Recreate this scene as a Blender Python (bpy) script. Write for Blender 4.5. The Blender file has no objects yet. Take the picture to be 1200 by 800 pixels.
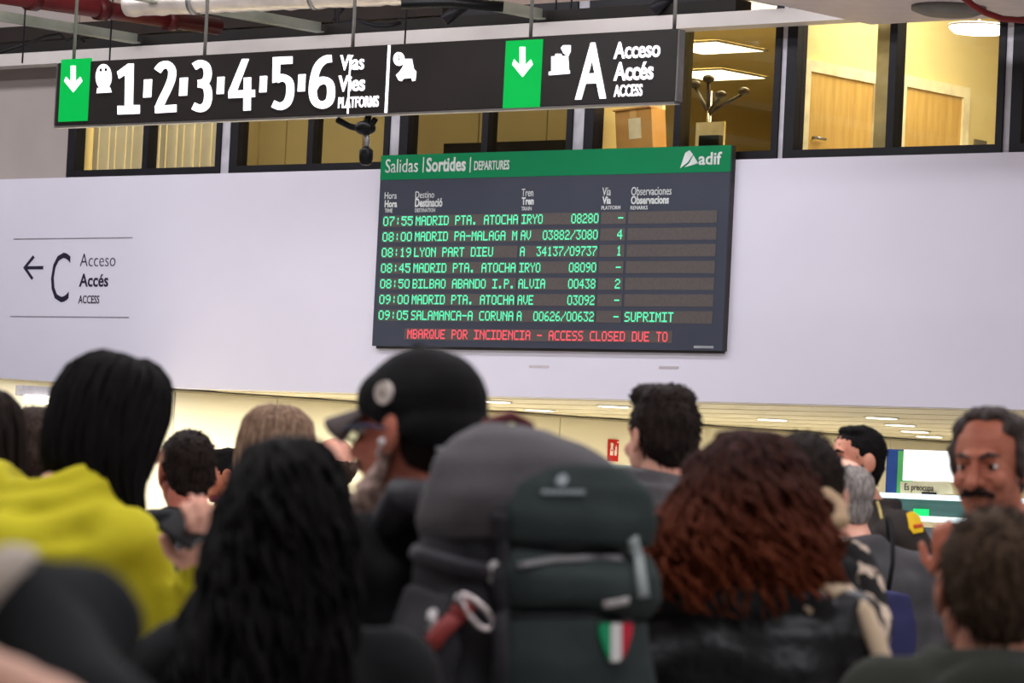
import bpy, bmesh, math, random
from mathutils import Vector, Matrix, noise
from mathutils.bvhtree import BVHTree

random.seed(7)
SC = bpy.context.scene
COL = SC.collection
R = math.radians

# ------------------------------------------------------------------ camera
YAW = R(41.02)          # the camera looks leftwards at the board wall
F = 4500.0              # focal length in pixels of the 1200x800 frame
CAMZ = 1.5
cam_d = bpy.data.cameras.new('camera')
cam_d.sensor_width = 36.0
cam_d.lens = F / 1200.0 * 36.0
cam_d.clip_end = 300
cam_d.dof.use_dof = True
cam_d.dof.focus_distance = 26.0
cam_d.dof.aperture_fstop = 8.5
cam = bpy.data.objects.new('camera', cam_d)
COL.objects.link(cam)
CAM_R = Matrix.Rotation(YAW, 3, 'Z') @ Matrix.Rotation(R(90 + 2.364), 3, 'X') @ Matrix.Rotation(R(2.8), 3, 'Z')
cam.matrix_world = Matrix.Translation((0, 0, CAMZ)) @ CAM_R.to_4x4()
SC.camera = cam
CP = Vector((0, 0, CAMZ))
FWD = Vector((-math.sin(YAW), math.cos(YAW), 0))

# ------------------------------------------------------------------ world, lights, exposure
w = bpy.data.worlds.new('world'); SC.world = w; w.use_nodes = True
w.node_tree.nodes['Background'].inputs[0].default_value = (0.86, 0.86, 1.0, 1)
w.node_tree.nodes['Background'].inputs[1].default_value = 0.185
SC.view_settings.view_transform = 'Standard'
SC.view_settings.look = 'None'
SC.view_settings.exposure = 0.0
SC.view_settings.gamma = 1.0
SC.view_settings.use_curve_mapping = False

def area(name, loc, sx, sy, power, col=(1, 1, 1), rot=(0, 0, 0)):
    d = bpy.data.lights.new(name, 'AREA'); d.shape = 'RECTANGLE'
    d.size = sx; d.size_y = sy; d.energy = power; d.color = col
    o = bpy.data.objects.new(name, d); COL.objects.link(o)
    o.location = loc; o.rotation_euler = rot
    return o
# rows of ceiling luminaires of the hall, parallel to the board wall
HALL = (0.95, 0.94, 1.0)
area('hall_light_row', (-19, 20.0, 6.8), 24, 0.6, 640, HALL, (R(32), 0, 0))
area('hall_light_row', (-16, 15.9, 6.85), 26, 0.5, 860, HALL, (R(24), 0, 0))
area('hall_light_row', (-10, 9.0, 5.4), 22, 0.6, 900, HALL)
area('hall_light_row', (-4, 3.5, 5.4), 16, 0.6, 520, HALL)

# ------------------------------------------------------------------ pixel helpers
def ray(px, py):
    return (CAM_R @ Vector((px - 600.0, 400.0 - py, -F))).normalized()
def at(px, py, d):
    v = ray(px, py); return CP + v * (d / v.dot(FWD))
def on_y(px, py, y):
    v = ray(px, py); return CP + v * ((y - CP.y) / v.y)
def on_x(px, py, x):
    v = ray(px, py); return CP + v * ((x - CP.x) / v.x)
def on_z(px, py, z):
    v = ray(px, py); return CP + v * ((z - CP.z) / v.z)

WALL_Y = at(600, 465.3, 31.7).y
SOFFIT = 2.355

# ------------------------------------------------------------------ materials
def lin(c):
    return tuple((x / 255 / 12.92 if x <= 10.3 else ((x / 255 + 0.055) / 1.055) ** 2.4) for x in c)
MATS = {}
def mat(name, col, rough=0.7, col2=None, scale=6.0, stretch=(1, 1, 1), bump=0.0, bscale=None, metal=0.0, spec=0.18, emit=None, estr=1.0, detail=4.0, coat=0.0):
    if name in MATS: return MATS[name]
    m = bpy.data.materials.new(name); m.use_nodes = True
    nt = m.node_tree; b = nt.nodes['Principled BSDF']
    b.inputs['Roughness'].default_value = rough
    b.inputs['Metallic'].default_value = metal
    b.inputs['Specular IOR Level'].default_value = spec
    if coat: b.inputs['Coat Weight'].default_value = coat
    c = lin(col)
    if col2 is None: col2 = tuple(max(0, x * 0.88) for x in col)
    c2 = lin(col2)
    tc = nt.nodes.new('ShaderNodeTexCoord'); mp = nt.nodes.new('ShaderNodeMapping')
    mp.inputs['Scale'].default_value = stretch
    nt.links.new(tc.outputs['Object'], mp.inputs['Vector'])
    n = nt.nodes.new('ShaderNodeTexNoise'); n.inputs['Scale'].default_value = scale; n.inputs['Detail'].default_value = detail
    nt.links.new(mp.outputs['Vector'], n.inputs['Vector'])
    r = nt.nodes.new('ShaderNodeValToRGB')
    r.color_ramp.elements[0].position = 0.35; r.color_ramp.elements[1].position = 0.65
    r.color_ramp.elements[0].color = (*c2, 1); r.color_ramp.elements[1].color = (*c, 1)
    nt.links.new(n.outputs['Fac'], r.inputs['Fac'])
    nt.links.new(r.outputs['Color'], b.inputs['Base Color'])
    if bump:
        n2 = nt.nodes.new('ShaderNodeTexNoise'); n2.inputs['Scale'].default_value = bscale or scale * 4; n2.inputs['Detail'].default_value = 5
        nt.links.new(mp.outputs['Vector'], n2.inputs['Vector'])
        bp = nt.nodes.new('ShaderNodeBump'); bp.inputs['Strength'].default_value = bump; bp.inputs['Distance'].default_value = 0.01
        nt.links.new(n2.outputs['Fac'], bp.inputs['Height']); nt.links.new(bp.outputs['Normal'], b.inputs['Normal'])
    if emit is not None:
        b.inputs['Emission Color'].default_value = (*lin(emit), 1)
        b.inputs['Emission Strength'].default_value = estr
    MATS[name] = m
    return m
def skin_mat(name, col, col2=None):
    m = mat(name, col, 0.55, col2 or tuple(int(x * f) for x, f in zip(col, (0.93, 0.85, 0.83))), scale=14, bump=0.15, bscale=120)
    b = m.node_tree.nodes['Principled BSDF']
    b.inputs['Subsurface Weight'].default_value = 0.12
    b.inputs['Subsurface Radius'].default_value = (0.012, 0.005, 0.003)
    return m
def hair_mat(name, col, col2, rough=0.7, stretch=(40, 40, 3)):
    return mat(name, col, rough, col2, scale=3.0, stretch=stretch, bump=0.4, bscale=6, spec=0.08)
def glass_mat(name, tint=(1, 1, 1), refl=0.07):
    if name in MATS: return MATS[name]
    m = bpy.data.materials.new(name); m.use_nodes = True
    nt = m.node_tree; nt.nodes.clear()
    o = nt.nodes.new('ShaderNodeOutputMaterial'); mx = nt.nodes.new('ShaderNodeMixShader')
    t = nt.nodes.new('ShaderNodeBsdfTransparent'); g = nt.nodes.new('ShaderNodeBsdfGlossy')
    t.inputs['Color'].default_value = (*tint, 1); g.inputs['Roughness'].default_value = 0.02
    mx.inputs['Fac'].default_value = refl
    nt.links.new(t.outputs[0], mx.inputs[1]); nt.links.new(g.outputs[0], mx.inputs[2]); nt.links.new(mx.outputs[0], o.inputs['Surface'])
    MATS[name] = m
    return m
def lamp_mat(name, col, strength):
    return mat(name, (230, 230, 230), 0.5, emit=col, estr=strength)

# ------------------------------------------------------------------ object helpers
def link(name, me, m, parent=None):
    o = bpy.data.objects.new(name, me); COL.objects.link(o)
    if m is not None and not me.materials: me.materials.append(m)
    if parent is not None: o.parent = parent
    return o
def tag(o, label, cat, group=None, kind=None):
    o['label'] = label; o['category'] = cat
    if group: o['group'] = group
    if kind: o['kind'] = kind
    return o
def empty(name, loc=(0, 0, 0), rz=0.0):
    o = bpy.data.objects.new(name, None); COL.objects.link(o)
    o.empty_display_size = 0.1
    o.location = loc; o.rotation_euler = (0, 0, rz)
    return o
def part_label(o, label): o['label'] = label; return o
def bm_mesh(bm, name, smooth=False):
    bmesh.ops.recalc_face_normals(bm, faces=bm.faces)
    me = bpy.data.meshes.new(name); bm.to_mesh(me); bm.free()
    if smooth:
        for p in me.polygons: p.use_smooth = True
    return me
def box_bm(bm, lo, hi, bev=0.0):
    c = [(a + b) / 2 for a, b in zip(lo, hi)]; s = [max(abs(b - a), 1e-4) for a, b in zip(lo, hi)]
    r = bmesh.ops.create_cube(bm, size=1.0, matrix=Matrix.Translation(c) @ Matrix.Diagonal((*s, 1)))
    if bev:
        es = list({e for v in r['verts'] for e in v.link_edges})
        bmesh.ops.bevel(bm, geom=es, offset=bev, segments=2, affect='EDGES', profile=0.6)
def box(name, lo, hi, m, parent=None, bev=0.0):
    bm = bmesh.new(); box_bm(bm, lo, hi, bev)
    return link(name, bm_mesh(bm, name), m, parent)
def boxes(name, lst, m, parent=None, bev=0.0):
    bm = bmesh.new()
    for lo, hi in lst: box_bm(bm, lo, hi, bev)
    return link(name, bm_mesh(bm, name), m, parent)
def tube_bm(bm, pts, rads, n=8, flat=None):
    """swept tube with closed ends; flat=(normal, ratio) squashes the section along the normal"""
    pts = [Vector(p) for p in pts]
    if not hasattr(rads, '__len__'): rads = [rads] * len(pts)
    rings = []; up = None
    for i, p in enumerate(pts):
        t = (pts[min(i + 1, len(pts) - 1)] - pts[max(i - 1, 0)])
        t = t.normalized() if t.length > 1e-9 else Vector((0, 0, 1))
        if up is None:
            up = Vector((0, 0, 1)) if abs(t.z) < 0.9 else Vector((1, 0, 0))
        if flat is not None and flat[0] is not None: up = Vector(flat[0])
        a = up - t * up.dot(t)
        if a.length < 1e-6: a = t.orthogonal()
        a.normalize(); b = t.cross(a); up = a
        fr = flat[1] if flat else 1.0
        rings.append([bm.verts.new(p + (a * math.cos(2 * math.pi * k / n) * fr + b * math.sin(2 * math.pi * k / n)) * rads[i]) for k in range(n)])
    for r0, r1 in zip(rings, rings[1:]):
        for k in range(n): bm.faces.new((r0[k], r0[(k + 1) % n], r1[(k + 1) % n], r1[k]))
    bm.faces.new(rings[0][::-1]); bm.faces.new(rings[-1])
def tube(name, pts, rads, m, parent=None, n=8, flat=None):
    bm = bmesh.new(); tube_bm(bm, pts, rads, n, flat)
    return link(name, bm_mesh(bm, name, True), m, parent)
def prism_y(name, poly, y0, y1, m, parent=None):
    """polygon given in (x, z), extruded from y0 (front) to y1"""
    bm = bmesh.new()
    a = [bm.verts.new((x, y0, z)) for x, z in poly]; b = [bm.verts.new((x, y1, z)) for x, z in poly]
    bm.faces.new(a); bm.faces.new(b[::-1])
    for i in range(len(a)):
        j = (i + 1) % len(a); bm.faces.new((a[i], b[i], b[j], a[j]))
    bm.normal_update()
    bmesh.ops.triangulate(bm, faces=[f for f in bm.faces if len(f.verts) > 4])
    return link(name, bm_mesh(bm, name), m, parent)
def text_mesh(s, bold=0.0, depth=0.0):
    cu = bpy.data.curves.new('t', 'FONT'); cu.body = s; cu.size = 1.0; cu.offset = bold; cu.resolution_u = 3
    cu.extrude = depth
    o = bpy.data.objects.new('t', cu); COL.objects.link(o)
    dg = bpy.context.evaluated_depsgraph_get(); dg.update()
    me = bpy.data.meshes.new_from_object(o.evaluated_get(dg))
    bpy.data.objects.remove(o); bpy.data.curves.remove(cu)
    return me
def text_fit(name, s, bx, y, m, parent=None, bold=0.0, depth=0.004):
    """text whose ink fills the pixel box bx=(l,t,r,b) on the plane y (facing -Y)"""
    l, t, r, b = bx
    x0 = on_y(l, (t + b) / 2, y).x; x1 = on_y(r, (t + b) / 2, y).x
    z1 = on_y((l + r) / 2, t, y).z; z0 = on_y((l + r) / 2, b, y).z
    return text_rect(name, s, x0, x1, z0, z1, y, m, parent, bold, depth)
def text_rect(name, s, x0, x1, z0, z1, y, m, parent=None, bold=0.0, depth=0.004):
    me = text_mesh(s, bold, 0.02)
    xs = [v.co.x for v in me.vertices]; ys = [v.co.y for v in me.vertices]
    ax, bx_, ay, by = min(xs), max(xs), min(ys), max(ys)
    off = parent.location if parent is not None else Vector((0, 0, 0))
    for v in me.vertices:
        c = v.co.copy()
        v.co = Vector((x0 + (c.x - ax) / (bx_ - ax) * (x1 - x0), y - (c.z + 0.02) / 0.04 * depth, z0 + (c.y - ay) / (by - ay) * (z1 - z0))) - off
    me.name = name
    me.materials.clear()
    return link(name, me, m, parent)
def stroke_px(name, pts, w_, y0, y1, m, parent):
    """uniform flat stroke through pixel points on plane y0, with rounded ends"""
    off = parent.location
    # smooth the path (Catmull-Rom)
    P = [Vector(p) for p in pts]; Q = []
    for i in range(len(P) - 1):
        a, b, c, d = P[max(i - 1, 0)], P[i], P[i + 1], P[min(i + 2, len(P) - 1)]
        for k in range(5):
            t = k / 5; Q.append(0.5 * ((2 * b) + (c - a) * t + (2 * a - 5 * b + 4 * c - d) * t * t + (3 * b - a - 3 * c + d) * t ** 3))
    Q.append(P[-1]); bm = bmesh.new(); L = []; Rr = []
    for i, q in enumerate(Q):
        t = (Q[min(i + 1, len(Q) - 1)] - Q[max(i - 1, 0)]).normalized(); n = Vector((-t.y, t.x)) * w_ / 2
        L.append(q + n); Rr.append(q - n)
    def v3(p, y): return on_y(p.x, p.y, y0) * 1.0 - off + Vector((0, y - y0, 0))
    fl_ = [bm.verts.new(v3(p, y0)) for p in L]; fr = [bm.verts.new(v3(p, y0)) for p in Rr]; bl_ = [bm.verts.new(v3(p, y1)) for p in L]; br_ = [bm.verts.new(v3(p, y1)) for p in Rr]
    for i in range(len(Q) - 1):
        bm.faces.new((fl_[i], fr[i], fr[i + 1], fl_[i + 1])); bm.faces.new((bl_[i], bl_[i + 1], br_[i + 1], br_[i]))
        bm.faces.new((fl_[i], fl_[i + 1], bl_[i + 1], bl_[i])); bm.faces.new((fr[i], br_[i], br_[i + 1], fr[i + 1]))
    for i in (0, -1): bm.faces.new((fl_[i], bl_[i], br_[i], fr[i]))
    return link(name, bm_mesh(bm, name), m, parent)
def pbox(name, bx, y0, y1, m, parent=None, bev=0.0):
    """box whose front face fills pixel box bx on plane y0, reaching back to y1"""
    l, t, r, b = bx
    x0 = on_y(l, (t + b) / 2, y0).x; x1 = on_y(r, (t + b) / 2, y0).x
    z1 = on_y((l + r) / 2, t, y0).z; z0 = on_y((l + r) / 2, b, y0).z
    off = parent.location if parent is not None else Vector((0, 0, 0))
    return box(name, Vector((x0, y0, z0)) - off, Vector((x1, y1, z1)) - off, m, parent, bev)
def ppoly(name, pix, y0, y1, m, parent=None):
    off = parent.location if parent is not None else Vector((0, 0, 0))
    q = [on_y(a, b, y0) - off for a, b in pix]
    return prism_y(name, [(p.x, p.z) for p in q], y0 - off.y, y1 - off.y, m, parent)

# ------------------------------------------------------------------ volumes for bodies, cloth and hair
class Vol:
    def __init__(s, M=None):
        s.bm = bmesh.new(); s.M = M or Matrix.Identity(4)
    def ell(s, c, r, rot=None, seg=18):
        if not hasattr(r, '__len__'): r = (r, r, r)
        X = Matrix.Translation(c)
        if rot is not None:
            X = X @ Matrix.Rotation(R(rot[2]), 4, 'Z') @ Matrix.Rotation(R(rot[1]), 4, 'Y') @ Matrix.Rotation(R(rot[0]), 4, 'X')
        bmesh.ops.create_uvsphere(s.bm, u_segments=seg, v_segments=seg // 2 + 2, radius=1.0, matrix=s.M @ X @ Matrix.Diagonal((*r, 1)))
        return s
    def cap(s, p0, p1, r0, r1, n=14):
        p0 = s.M @ Vector(p0); p1 = s.M @ Vector(p1)
        ax = p1 - p0; L = ax.length
        q = ax.to_track_quat('Z', 'Y').to_matrix().to_4x4() if L > 1e-6 else Matrix.Identity(4)
        X = Matrix.Translation(p0) @ q
        prof = [(-r0 * math.cos(a), r0 * math.sin(a)) for a in (0.3, 0.8, 1.2, math.pi / 2)]
        prof += [(L + r1 * math.sin(a), r1 * math.cos(a)) for a in (0.0, 0.4, 0.8, 1.27)]
        rings = [[s.bm.verts.new(X @ Vector((rr * math.cos(2 * math.pi * k / n), rr * math.sin(2 * math.pi * k / n), z))) for k in range(n)] for z, rr in prof]
        for a, b in zip(rings, rings[1:]):
            for k in range(n): s.bm.faces.new((a[k], a[(k + 1) % n], b[(k + 1) % n], b[k]))
        s.bm.faces.new(rings[0][::-1]); s.bm.faces.new(rings[-1])
        return s
    def chain(s, pts, rads, n=14):
        if not hasattr(rads, '__len__'): rads = [rads] * len(pts)
        for i in range(len(pts) - 1): s.cap(pts[i], pts[i + 1], rads[i], rads[i + 1], n)
        return s
    def loft(s, rings, n=28, power=2.0):
        """rings: (z, rx, ry, cx, cy)"""
        vs = []
        for rg in rings:
            z, rx, ry = rg[:3]; cx = rg[3] if len(rg) > 3 else 0; cy = rg[4] if len(rg) > 4 else 0
            row = []
            for k in range(n):
                a = 2 * math.pi * k / n; ca, sa = math.cos(a), math.sin(a)
                e = 2.0 / power
                row.append(s.bm.verts.new(s.M @ Vector((cx + rx * math.copysign(abs(ca) ** e, ca), cy + ry * math.copysign(abs(sa) ** e, sa), z))))
            vs.append(row)
        for a, b in zip(vs, vs[1:]):
            for k in range(n): s.bm.faces.new((a[k], a[(k + 1) % n], b[(k + 1) % n], b[k]))
        s.bm.faces.new(vs[0][::-1]); s.bm.faces.new(vs[-1])
        return s
    def bx(s, c, size, rot=None):
        X = Matrix.Translation(c)
        if rot is not None: X = X @ Matrix.Rotation(R(rot[2]), 4, 'Z') @ Matrix.Rotation(R(rot[1]), 4, 'Y') @ Matrix.Rotation(R(rot[0]), 4, 'X')
        bmesh.ops.create_cube(s.bm, size=1.0, matrix=s.M @ X @ Matrix.Diagonal((*size, 1)))
        return s
    def mesh(s, voxel=0.012, smooth=3, amp=0.0, freq=(8, 8, 8), amp2=0.0, freq2=(60, 60, 60), seed=0):
        bmesh.ops.recalc_face_normals(s.bm, faces=s.bm.faces)
        me = bpy.data.meshes.new('v'); s.bm.to_mesh(me); s.bm.free()
        o = bpy.data.objects.new('v', me); COL.objects.link(o)
        r = o.modifiers.new('r', 'REMESH'); r.mode = 'VOXEL'; r.voxel_size = voxel; r.use_smooth_shade = True
        if smooth:
            sm = o.modifiers.new('s', 'SMOOTH'); sm.iterations = smooth; sm.factor = 0.5
        dg = bpy.context.evaluated_depsgraph_get(); dg.update()
        out = bpy.data.meshes.new_from_object(o.evaluated_get(dg))
        bpy.data.objects.remove(o); bpy.data.meshes.remove(me)
        if amp or amp2:
            f = Vector(freq); f2 = Vector(freq2); sd = Vector((seed * 3.1, seed * 1.7, seed * 2.3))
            import numpy as np
            nn = np.empty(len(out.vertices) * 3, dtype=np.float32); out.vertex_normals.foreach_get('vector', nn)
            co = np.empty(len(out.vertices) * 3, dtype=np.float32); out.vertices.foreach_get('co', co)
            nn = nn.reshape(-1, 3); co = co.reshape(-1, 3); ks = np.empty(len(co), dtype=np.float32)
            for i, (cx_, cy_, cz_) in enumerate(co.tolist()):
                c = Vector((cx_, cy_, cz_)); k = 0.0
                if amp: k += amp * noise.noise(Vector((c.x * f.x, c.y * f.y, c.z * f.z)) + sd)
                if amp2: k += amp2 * noise.noise(Vector((c.x * f2.x, c.y * f2.y, c.z * f2.z)) + sd)
                ks[i] = k
            out.vertices.foreach_set('co', (co + nn * ks[:, None]).ravel())
        for p in out.polygons: p.use_smooth = True
        return out
def join_meshes(lst, name):
    bm = bmesh.new()
    for me in lst:
        bm.from_mesh(me); bpy.data.meshes.remove(me)
    out = bpy.data.meshes.new(name); bm.to_mesh(out); bm.free()
    for p in out.polygons: p.use_smooth = True
    return out

def surf(o, px, py, out=0.0):
    """where the sight line of a pixel meets the mesh of o, in o's local frame: (point, normal)"""
    M = o.parent.matrix_basis if o.parent is not None else o.matrix_basis
    Mi = M.inverted()
    key = o.name
    if key not in BV:
        me = o.data; BV[key] = BVHTree.FromPolygons([v.co for v in me.vertices], [tuple(p.vertices) for p in me.polygons])
    d = (Mi.to_3x3() @ ray(px, py)).normalized()
    loc, nor, _, _ = BV[key].ray_cast(Mi @ CP, d)
    if loc is None: return None, None
    return loc + nor * out, nor
BV = {}
def surf_tube(name, o, pix, r, m, parent, n=8, sub=6, out=None, flat=None):
    pts = []
    for (a, b) in zip(pix, pix[1:]):
        for k in range(sub):
            t = k / sub; p, nn = surf(o, a[0] + (b[0] - a[0]) * t, a[1] + (b[1] - a[1]) * t, out if out is not None else r * 0.3)
            if p is not None: pts.append(p)
    p, nn = surf(o, *pix[-1], out if out is not None else r * 0.3)
    if p is not None: pts.append(p)
    if len(pts) < 2: return None
    return tube(name, pts, r, m, parent, n, (None, flat) if flat else None)
def surf_patch(name, o, pix, m, parent, thick=0.003):
    """thin raised patch over the surface inside a pixel polygon, as a fan of quads"""
    cx = sum(p[0] for p in pix) / len(pix); cy = sum(p[1] for p in pix) / len(pix)
    bm = bmesh.new(); top = []; bot = []
    pc, nc = surf(o, cx, cy)
    if pc is None: return None
    for a in pix:
        p, nn = surf(o, *a)
        if p is None: p, nn = pc, nc
        top.append(bm.verts.new(p + nn * thick)); bot.append(bm.verts.new(p - nn * 0.004))
    c = bm.verts.new(pc + nc * thick)
    for i in range(len(top)):
        j = (i + 1) % len(top)
        bm.faces.new((c, top[i], top[j])); bm.faces.new((top[i], bot[i], bot[j], top[j]))
    return link(name, bm_mesh(bm, name), m, parent)

# ================================================================== THE SETTING
W0 = WALL_Y
M_wall = mat('wall_paint', (226, 223, 236), 0.6, (221, 218, 231), scale=0.7, bump=0.05, bscale=30)
M_wall_grey = mat('grey_wall', (176, 166, 160), 0.8, (168, 158, 153), scale=1.2)
M_taupe = mat('upper_wall', (170, 150, 136), 0.85, (156, 138, 126), scale=0.8)
M_frame = mat('dark_frame', (30, 29, 34), 0.45, (24, 23, 27))
M_cream = mat('cream_panel', (238, 229, 200), 0.5, (233, 224, 193), scale=0.8)
M_cream2 = mat('office_cream', (240, 222, 160), 0.7, (235, 215, 150), scale=1.0)
M_floor = mat('floor_stone', (206, 202, 196), 0.35, (188, 184, 178), scale=3, bump=0.03)
M_black = mat('black_plastic', (14, 14, 15), 0.4, (10, 10, 11))
M_steel = mat('steel', (170, 170, 168), 0.35, (150, 150, 148), metal=0.9)
XL = on_y(-420, 300, W0).x; XR = on_y(1760, 300, W0).x
ZT = on_y(600, 194, W0).z                       # top of the white fascia
fl = box('floor', (-60, -8, -0.2), (22, 50, 0.0), M_floor); tag(fl, 'grey stone floor of the station hall under the crowd', 'floor', kind='structure')
wf = box('wall_front', (XL, W0, SOFFIT), (XR, W0 + 0.3, ZT), M_wall); tag(wf, 'wide plain white fascia wall carrying the departures board', 'wall', kind='structure')
YU = W0 + 0.10                                   # plane of the window band
M_trim = mat('trim_white', (205, 202, 210), 0.5)
zb = ZT
ZW = 5.62                                        # window head, above the hanging band
ZC = 6.05                                        # office ceiling
def xw(px, py=186): return on_y(px, py, YU).x
edges = [(83, 262, [175]), (273, 459, [368]), (471, 673, [572]), (687, 914, [797]), (921, 1177, [1046]), (1186, 1450, [1320])]
ug = box('wall_upper_side', (XL, YU, zb), (xw(83), YU + 0.25, 6.6), M_wall_grey); tag(ug, 'plain grey wall beside the leftmost office window', 'wall', kind='structure')
ul = box('wall_upper', (xw(83), YU + 0.02, ZW), (XR, YU + 0.25, 6.9), M_taupe); tag(ul, 'taupe wall strip above the office windows', 'wall', kind='structure')
ur = box('wall_upper_end', (xw(1450), YU, zb), (XR, YU + 0.25, 6.6), M_wall_grey); tag(ur, 'plain grey wall beyond the rightmost office window', 'wall', kind='structure')
glass_clear = glass_mat('office_glass', (0.97, 0.96, 0.9), 0.045)
glass_olive = glass_mat('tinted_glass', (0.86, 0.82, 0.68), 0.04)
wl = ['leftmost office window with vertical cream blinds under the platform sign', 'office window with plain tan panels behind the dome camera',
      'dim tan office window above the left half of the departures board', 'office window with a cardboard box and a coat stand behind the glass',
      'brightly lit office window showing two wooden doors', 'office window cut off at the right edge of the picture']
for i, (a, b, mul) in enumerate(edges):
    xa, xb = xw(a), xw(b)
    r = empty('window_%d' % (i + 1), ((xa + xb) / 2, YU, zb)); tag(r, wl[i], 'window', kind='structure')
    o = r.location
    def lb(name, lo, hi, m): return box(name, Vector(lo) - o, Vector(hi) - o, m, r)
    lb('frame_bar', (xa, YU - 0.05, zb), (xa + 0.10, YU + 0.08, ZW), M_frame)
    lb('frame_bar', (xb - 0.06, YU - 0.05, zb), (xb, YU + 0.08, ZW), M_frame)
    lb('frame_bar', (xa + 0.1, YU - 0.05, zb), (xb - 0.06, YU + 0.08, zb + 0.07), M_frame)
    lb('frame_bar', (xa + 0.1, YU - 0.05, ZW - 0.06), (xb - 0.06, YU + 0.08, ZW), M_frame)
    xs = [xa + 0.1]
    for q in mul:
        xm = xw(q, 150); lb('mullion', (xm - 0.035, YU - 0.04, zb + 0.07), (xm + 0.035, YU + 0.08, ZW - 0.06), M_frame); xs += [xm - 0.035, xm + 0.035]
    xs.append(xb - 0.06)
    for k in range(0, len(xs), 2):
        lb('pane', (xs[k], YU + 0.02, zb + 0.07), (xs[k + 1], YU + 0.026, ZW - 0.06), glass_olive if (i in (1, 2) or (i == 3 and k > 0)) else glass_clear)
    if i + 1 < len(edges):
        x2 = xw(edges[i + 1][0])
        t = box('trim_%d' % (i + 1), (xb, YU - 0.03, zb), (x2, YU + 0.12, ZW), M_trim)
        tag(t, 'white pillar strip between the %s and %s office windows' % (('first', 'second', 'third', 'fourth', 'fifth', 'sixth')[i], ('first', 'second', 'third', 'fourth', 'fifth', 'sixth')[i + 1]), 'pillar', kind='structure')
# office rooms behind the glass
zf = zb - 0.75
XE = xw(921) + 0.02
of = box('office_floor', (XL, YU + 0.3, zf - 0.1), (XR, W0 + 11, zf), M_floor); tag(of, 'upper office floor slab hidden behind the fascia', 'floor', kind='structure')
oc = box('office_ceiling', (XL, YU + 0.25, ZC), (XR, W0 + 11, ZC + 0.1), M_cream2); tag(oc, 'cream office ceiling behind the windows', 'ceiling', kind='structure')
M_olive = mat('olive_wall', (214, 196, 140), 0.8, (206, 188, 132), scale=0.6)
M_tan = mat('tan_panel', (204, 192, 156), 0.7, (196, 184, 148), scale=0.7)
ob = box('wall_office_back', (XL, W0 + 11, zf), (XE, W0 + 11.1, ZC), M_olive); tag(ob, 'olive back wall of the deep open office', 'wall', kind='structure')
def part_wall(x, y0, y1, m, lab):
    t = box('wall_office_partition', (x - 0.05, y0, zf), (x + 0.05, y1, ZC), m); tag(t, lab, 'wall', kind='structure')
part_wall(xw(79), YU + 0.12, W0 + 11, M_olive, 'office partition at the left of the blinds window')
part_wall(xw(680), YU + 0.12, W0 + 0.62, M_olive, 'olive office partition beside the cardboard box')
part_wall(XE - 0.05, YU + 0.12, W0 + 6.0, M_cream2, 'cream office partition with two wooden doors')
# blinds of the first window
rb = empty('vertical_blind', ((xw(83) + xw(262)) / 2, YU + 0.2, ZW)); tag(rb, 'cream vertical slat blind in the leftmost office window', 'blind')
M_blind = mat('blind_fabric', (226, 214, 182), 0.8, (216, 204, 172))
bm = bmesh.new(); box_bm(bm, (-0.045, -0.004, zb + 0.02 - ZW), (0.045, 0.004, -0.04)); slat_me = bm_mesh(bm, 'blind_slat')
nsl = 17
for k in range(nsl):
    s = link('blind_slat', slat_me, M_blind, rb); s.location.x = xw(88) + (xw(258) - xw(88)) * (k + 0.5) / nsl - rb.location.x
    s.rotation_euler.z = R(35 if k % 2 else -12)
box('head_rail', (xw(88) - rb.location.x, -0.03, -0.05), (xw(258) - rb.location.x, 0.03, 0.0), M_trim, rb)
def drop_to(o, z):
    mid = sum(v_.co.z for v_ in o.data.vertices) / len(o.data.vertices)
    for v_ in o.data.vertices:
        if v_.co.z < mid: v_.co.z = z
# panels behind the second and third windows
def backing(name, a, b, m, seams, lab, cat, dy=0.45):
    r = empty(name, (on_y((a + b) / 2, 186, YU + dy).x, YU + dy, zf)); tag(r, lab, cat)
    e = [a] + seams + [b]
    for p, q in zip(e, e[1:]):
        x0 = on_y(p, 170, YU + dy).x; x1 = on_y(q, 170, YU + dy).x
        box('panel', (x0 + 0.008 - r.location.x, 0, 0), (x1 - 0.008 - r.location.x, 0.04, ZC - zf - 0.02), m, r)
    return r
backing('cupboard_front', 252, 478, M_tan, [303, 335, 372, 425], 'row of tall tan cupboard doors behind the second window', 'cupboard')
M_tan2 = mat('tan_dark', (174, 160, 124), 0.7, (166, 152, 116), scale=0.7)
backing('office_screen', 479, 676, M_tan2, [560, 640], 'dim tan partition screen behind the third window', 'screen')
sh = pbox('office_shelf', (520, 166, 660, 172), YU + 0.3, YU + 0.45, M_frame); drop_to(sh, zb + 0.015); tag(sh, 'thin dark shelf behind the third window just above the board', 'shelf')
ws = box('trim_9', (xw(471), YU + 0.09, zb - 0.04), (xw(914), YU + 0.43, zb + 0.015), M_trim); tag(ws, 'white inner window ledge behind the third and fourth windows', 'ledge', kind='structure')
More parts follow.
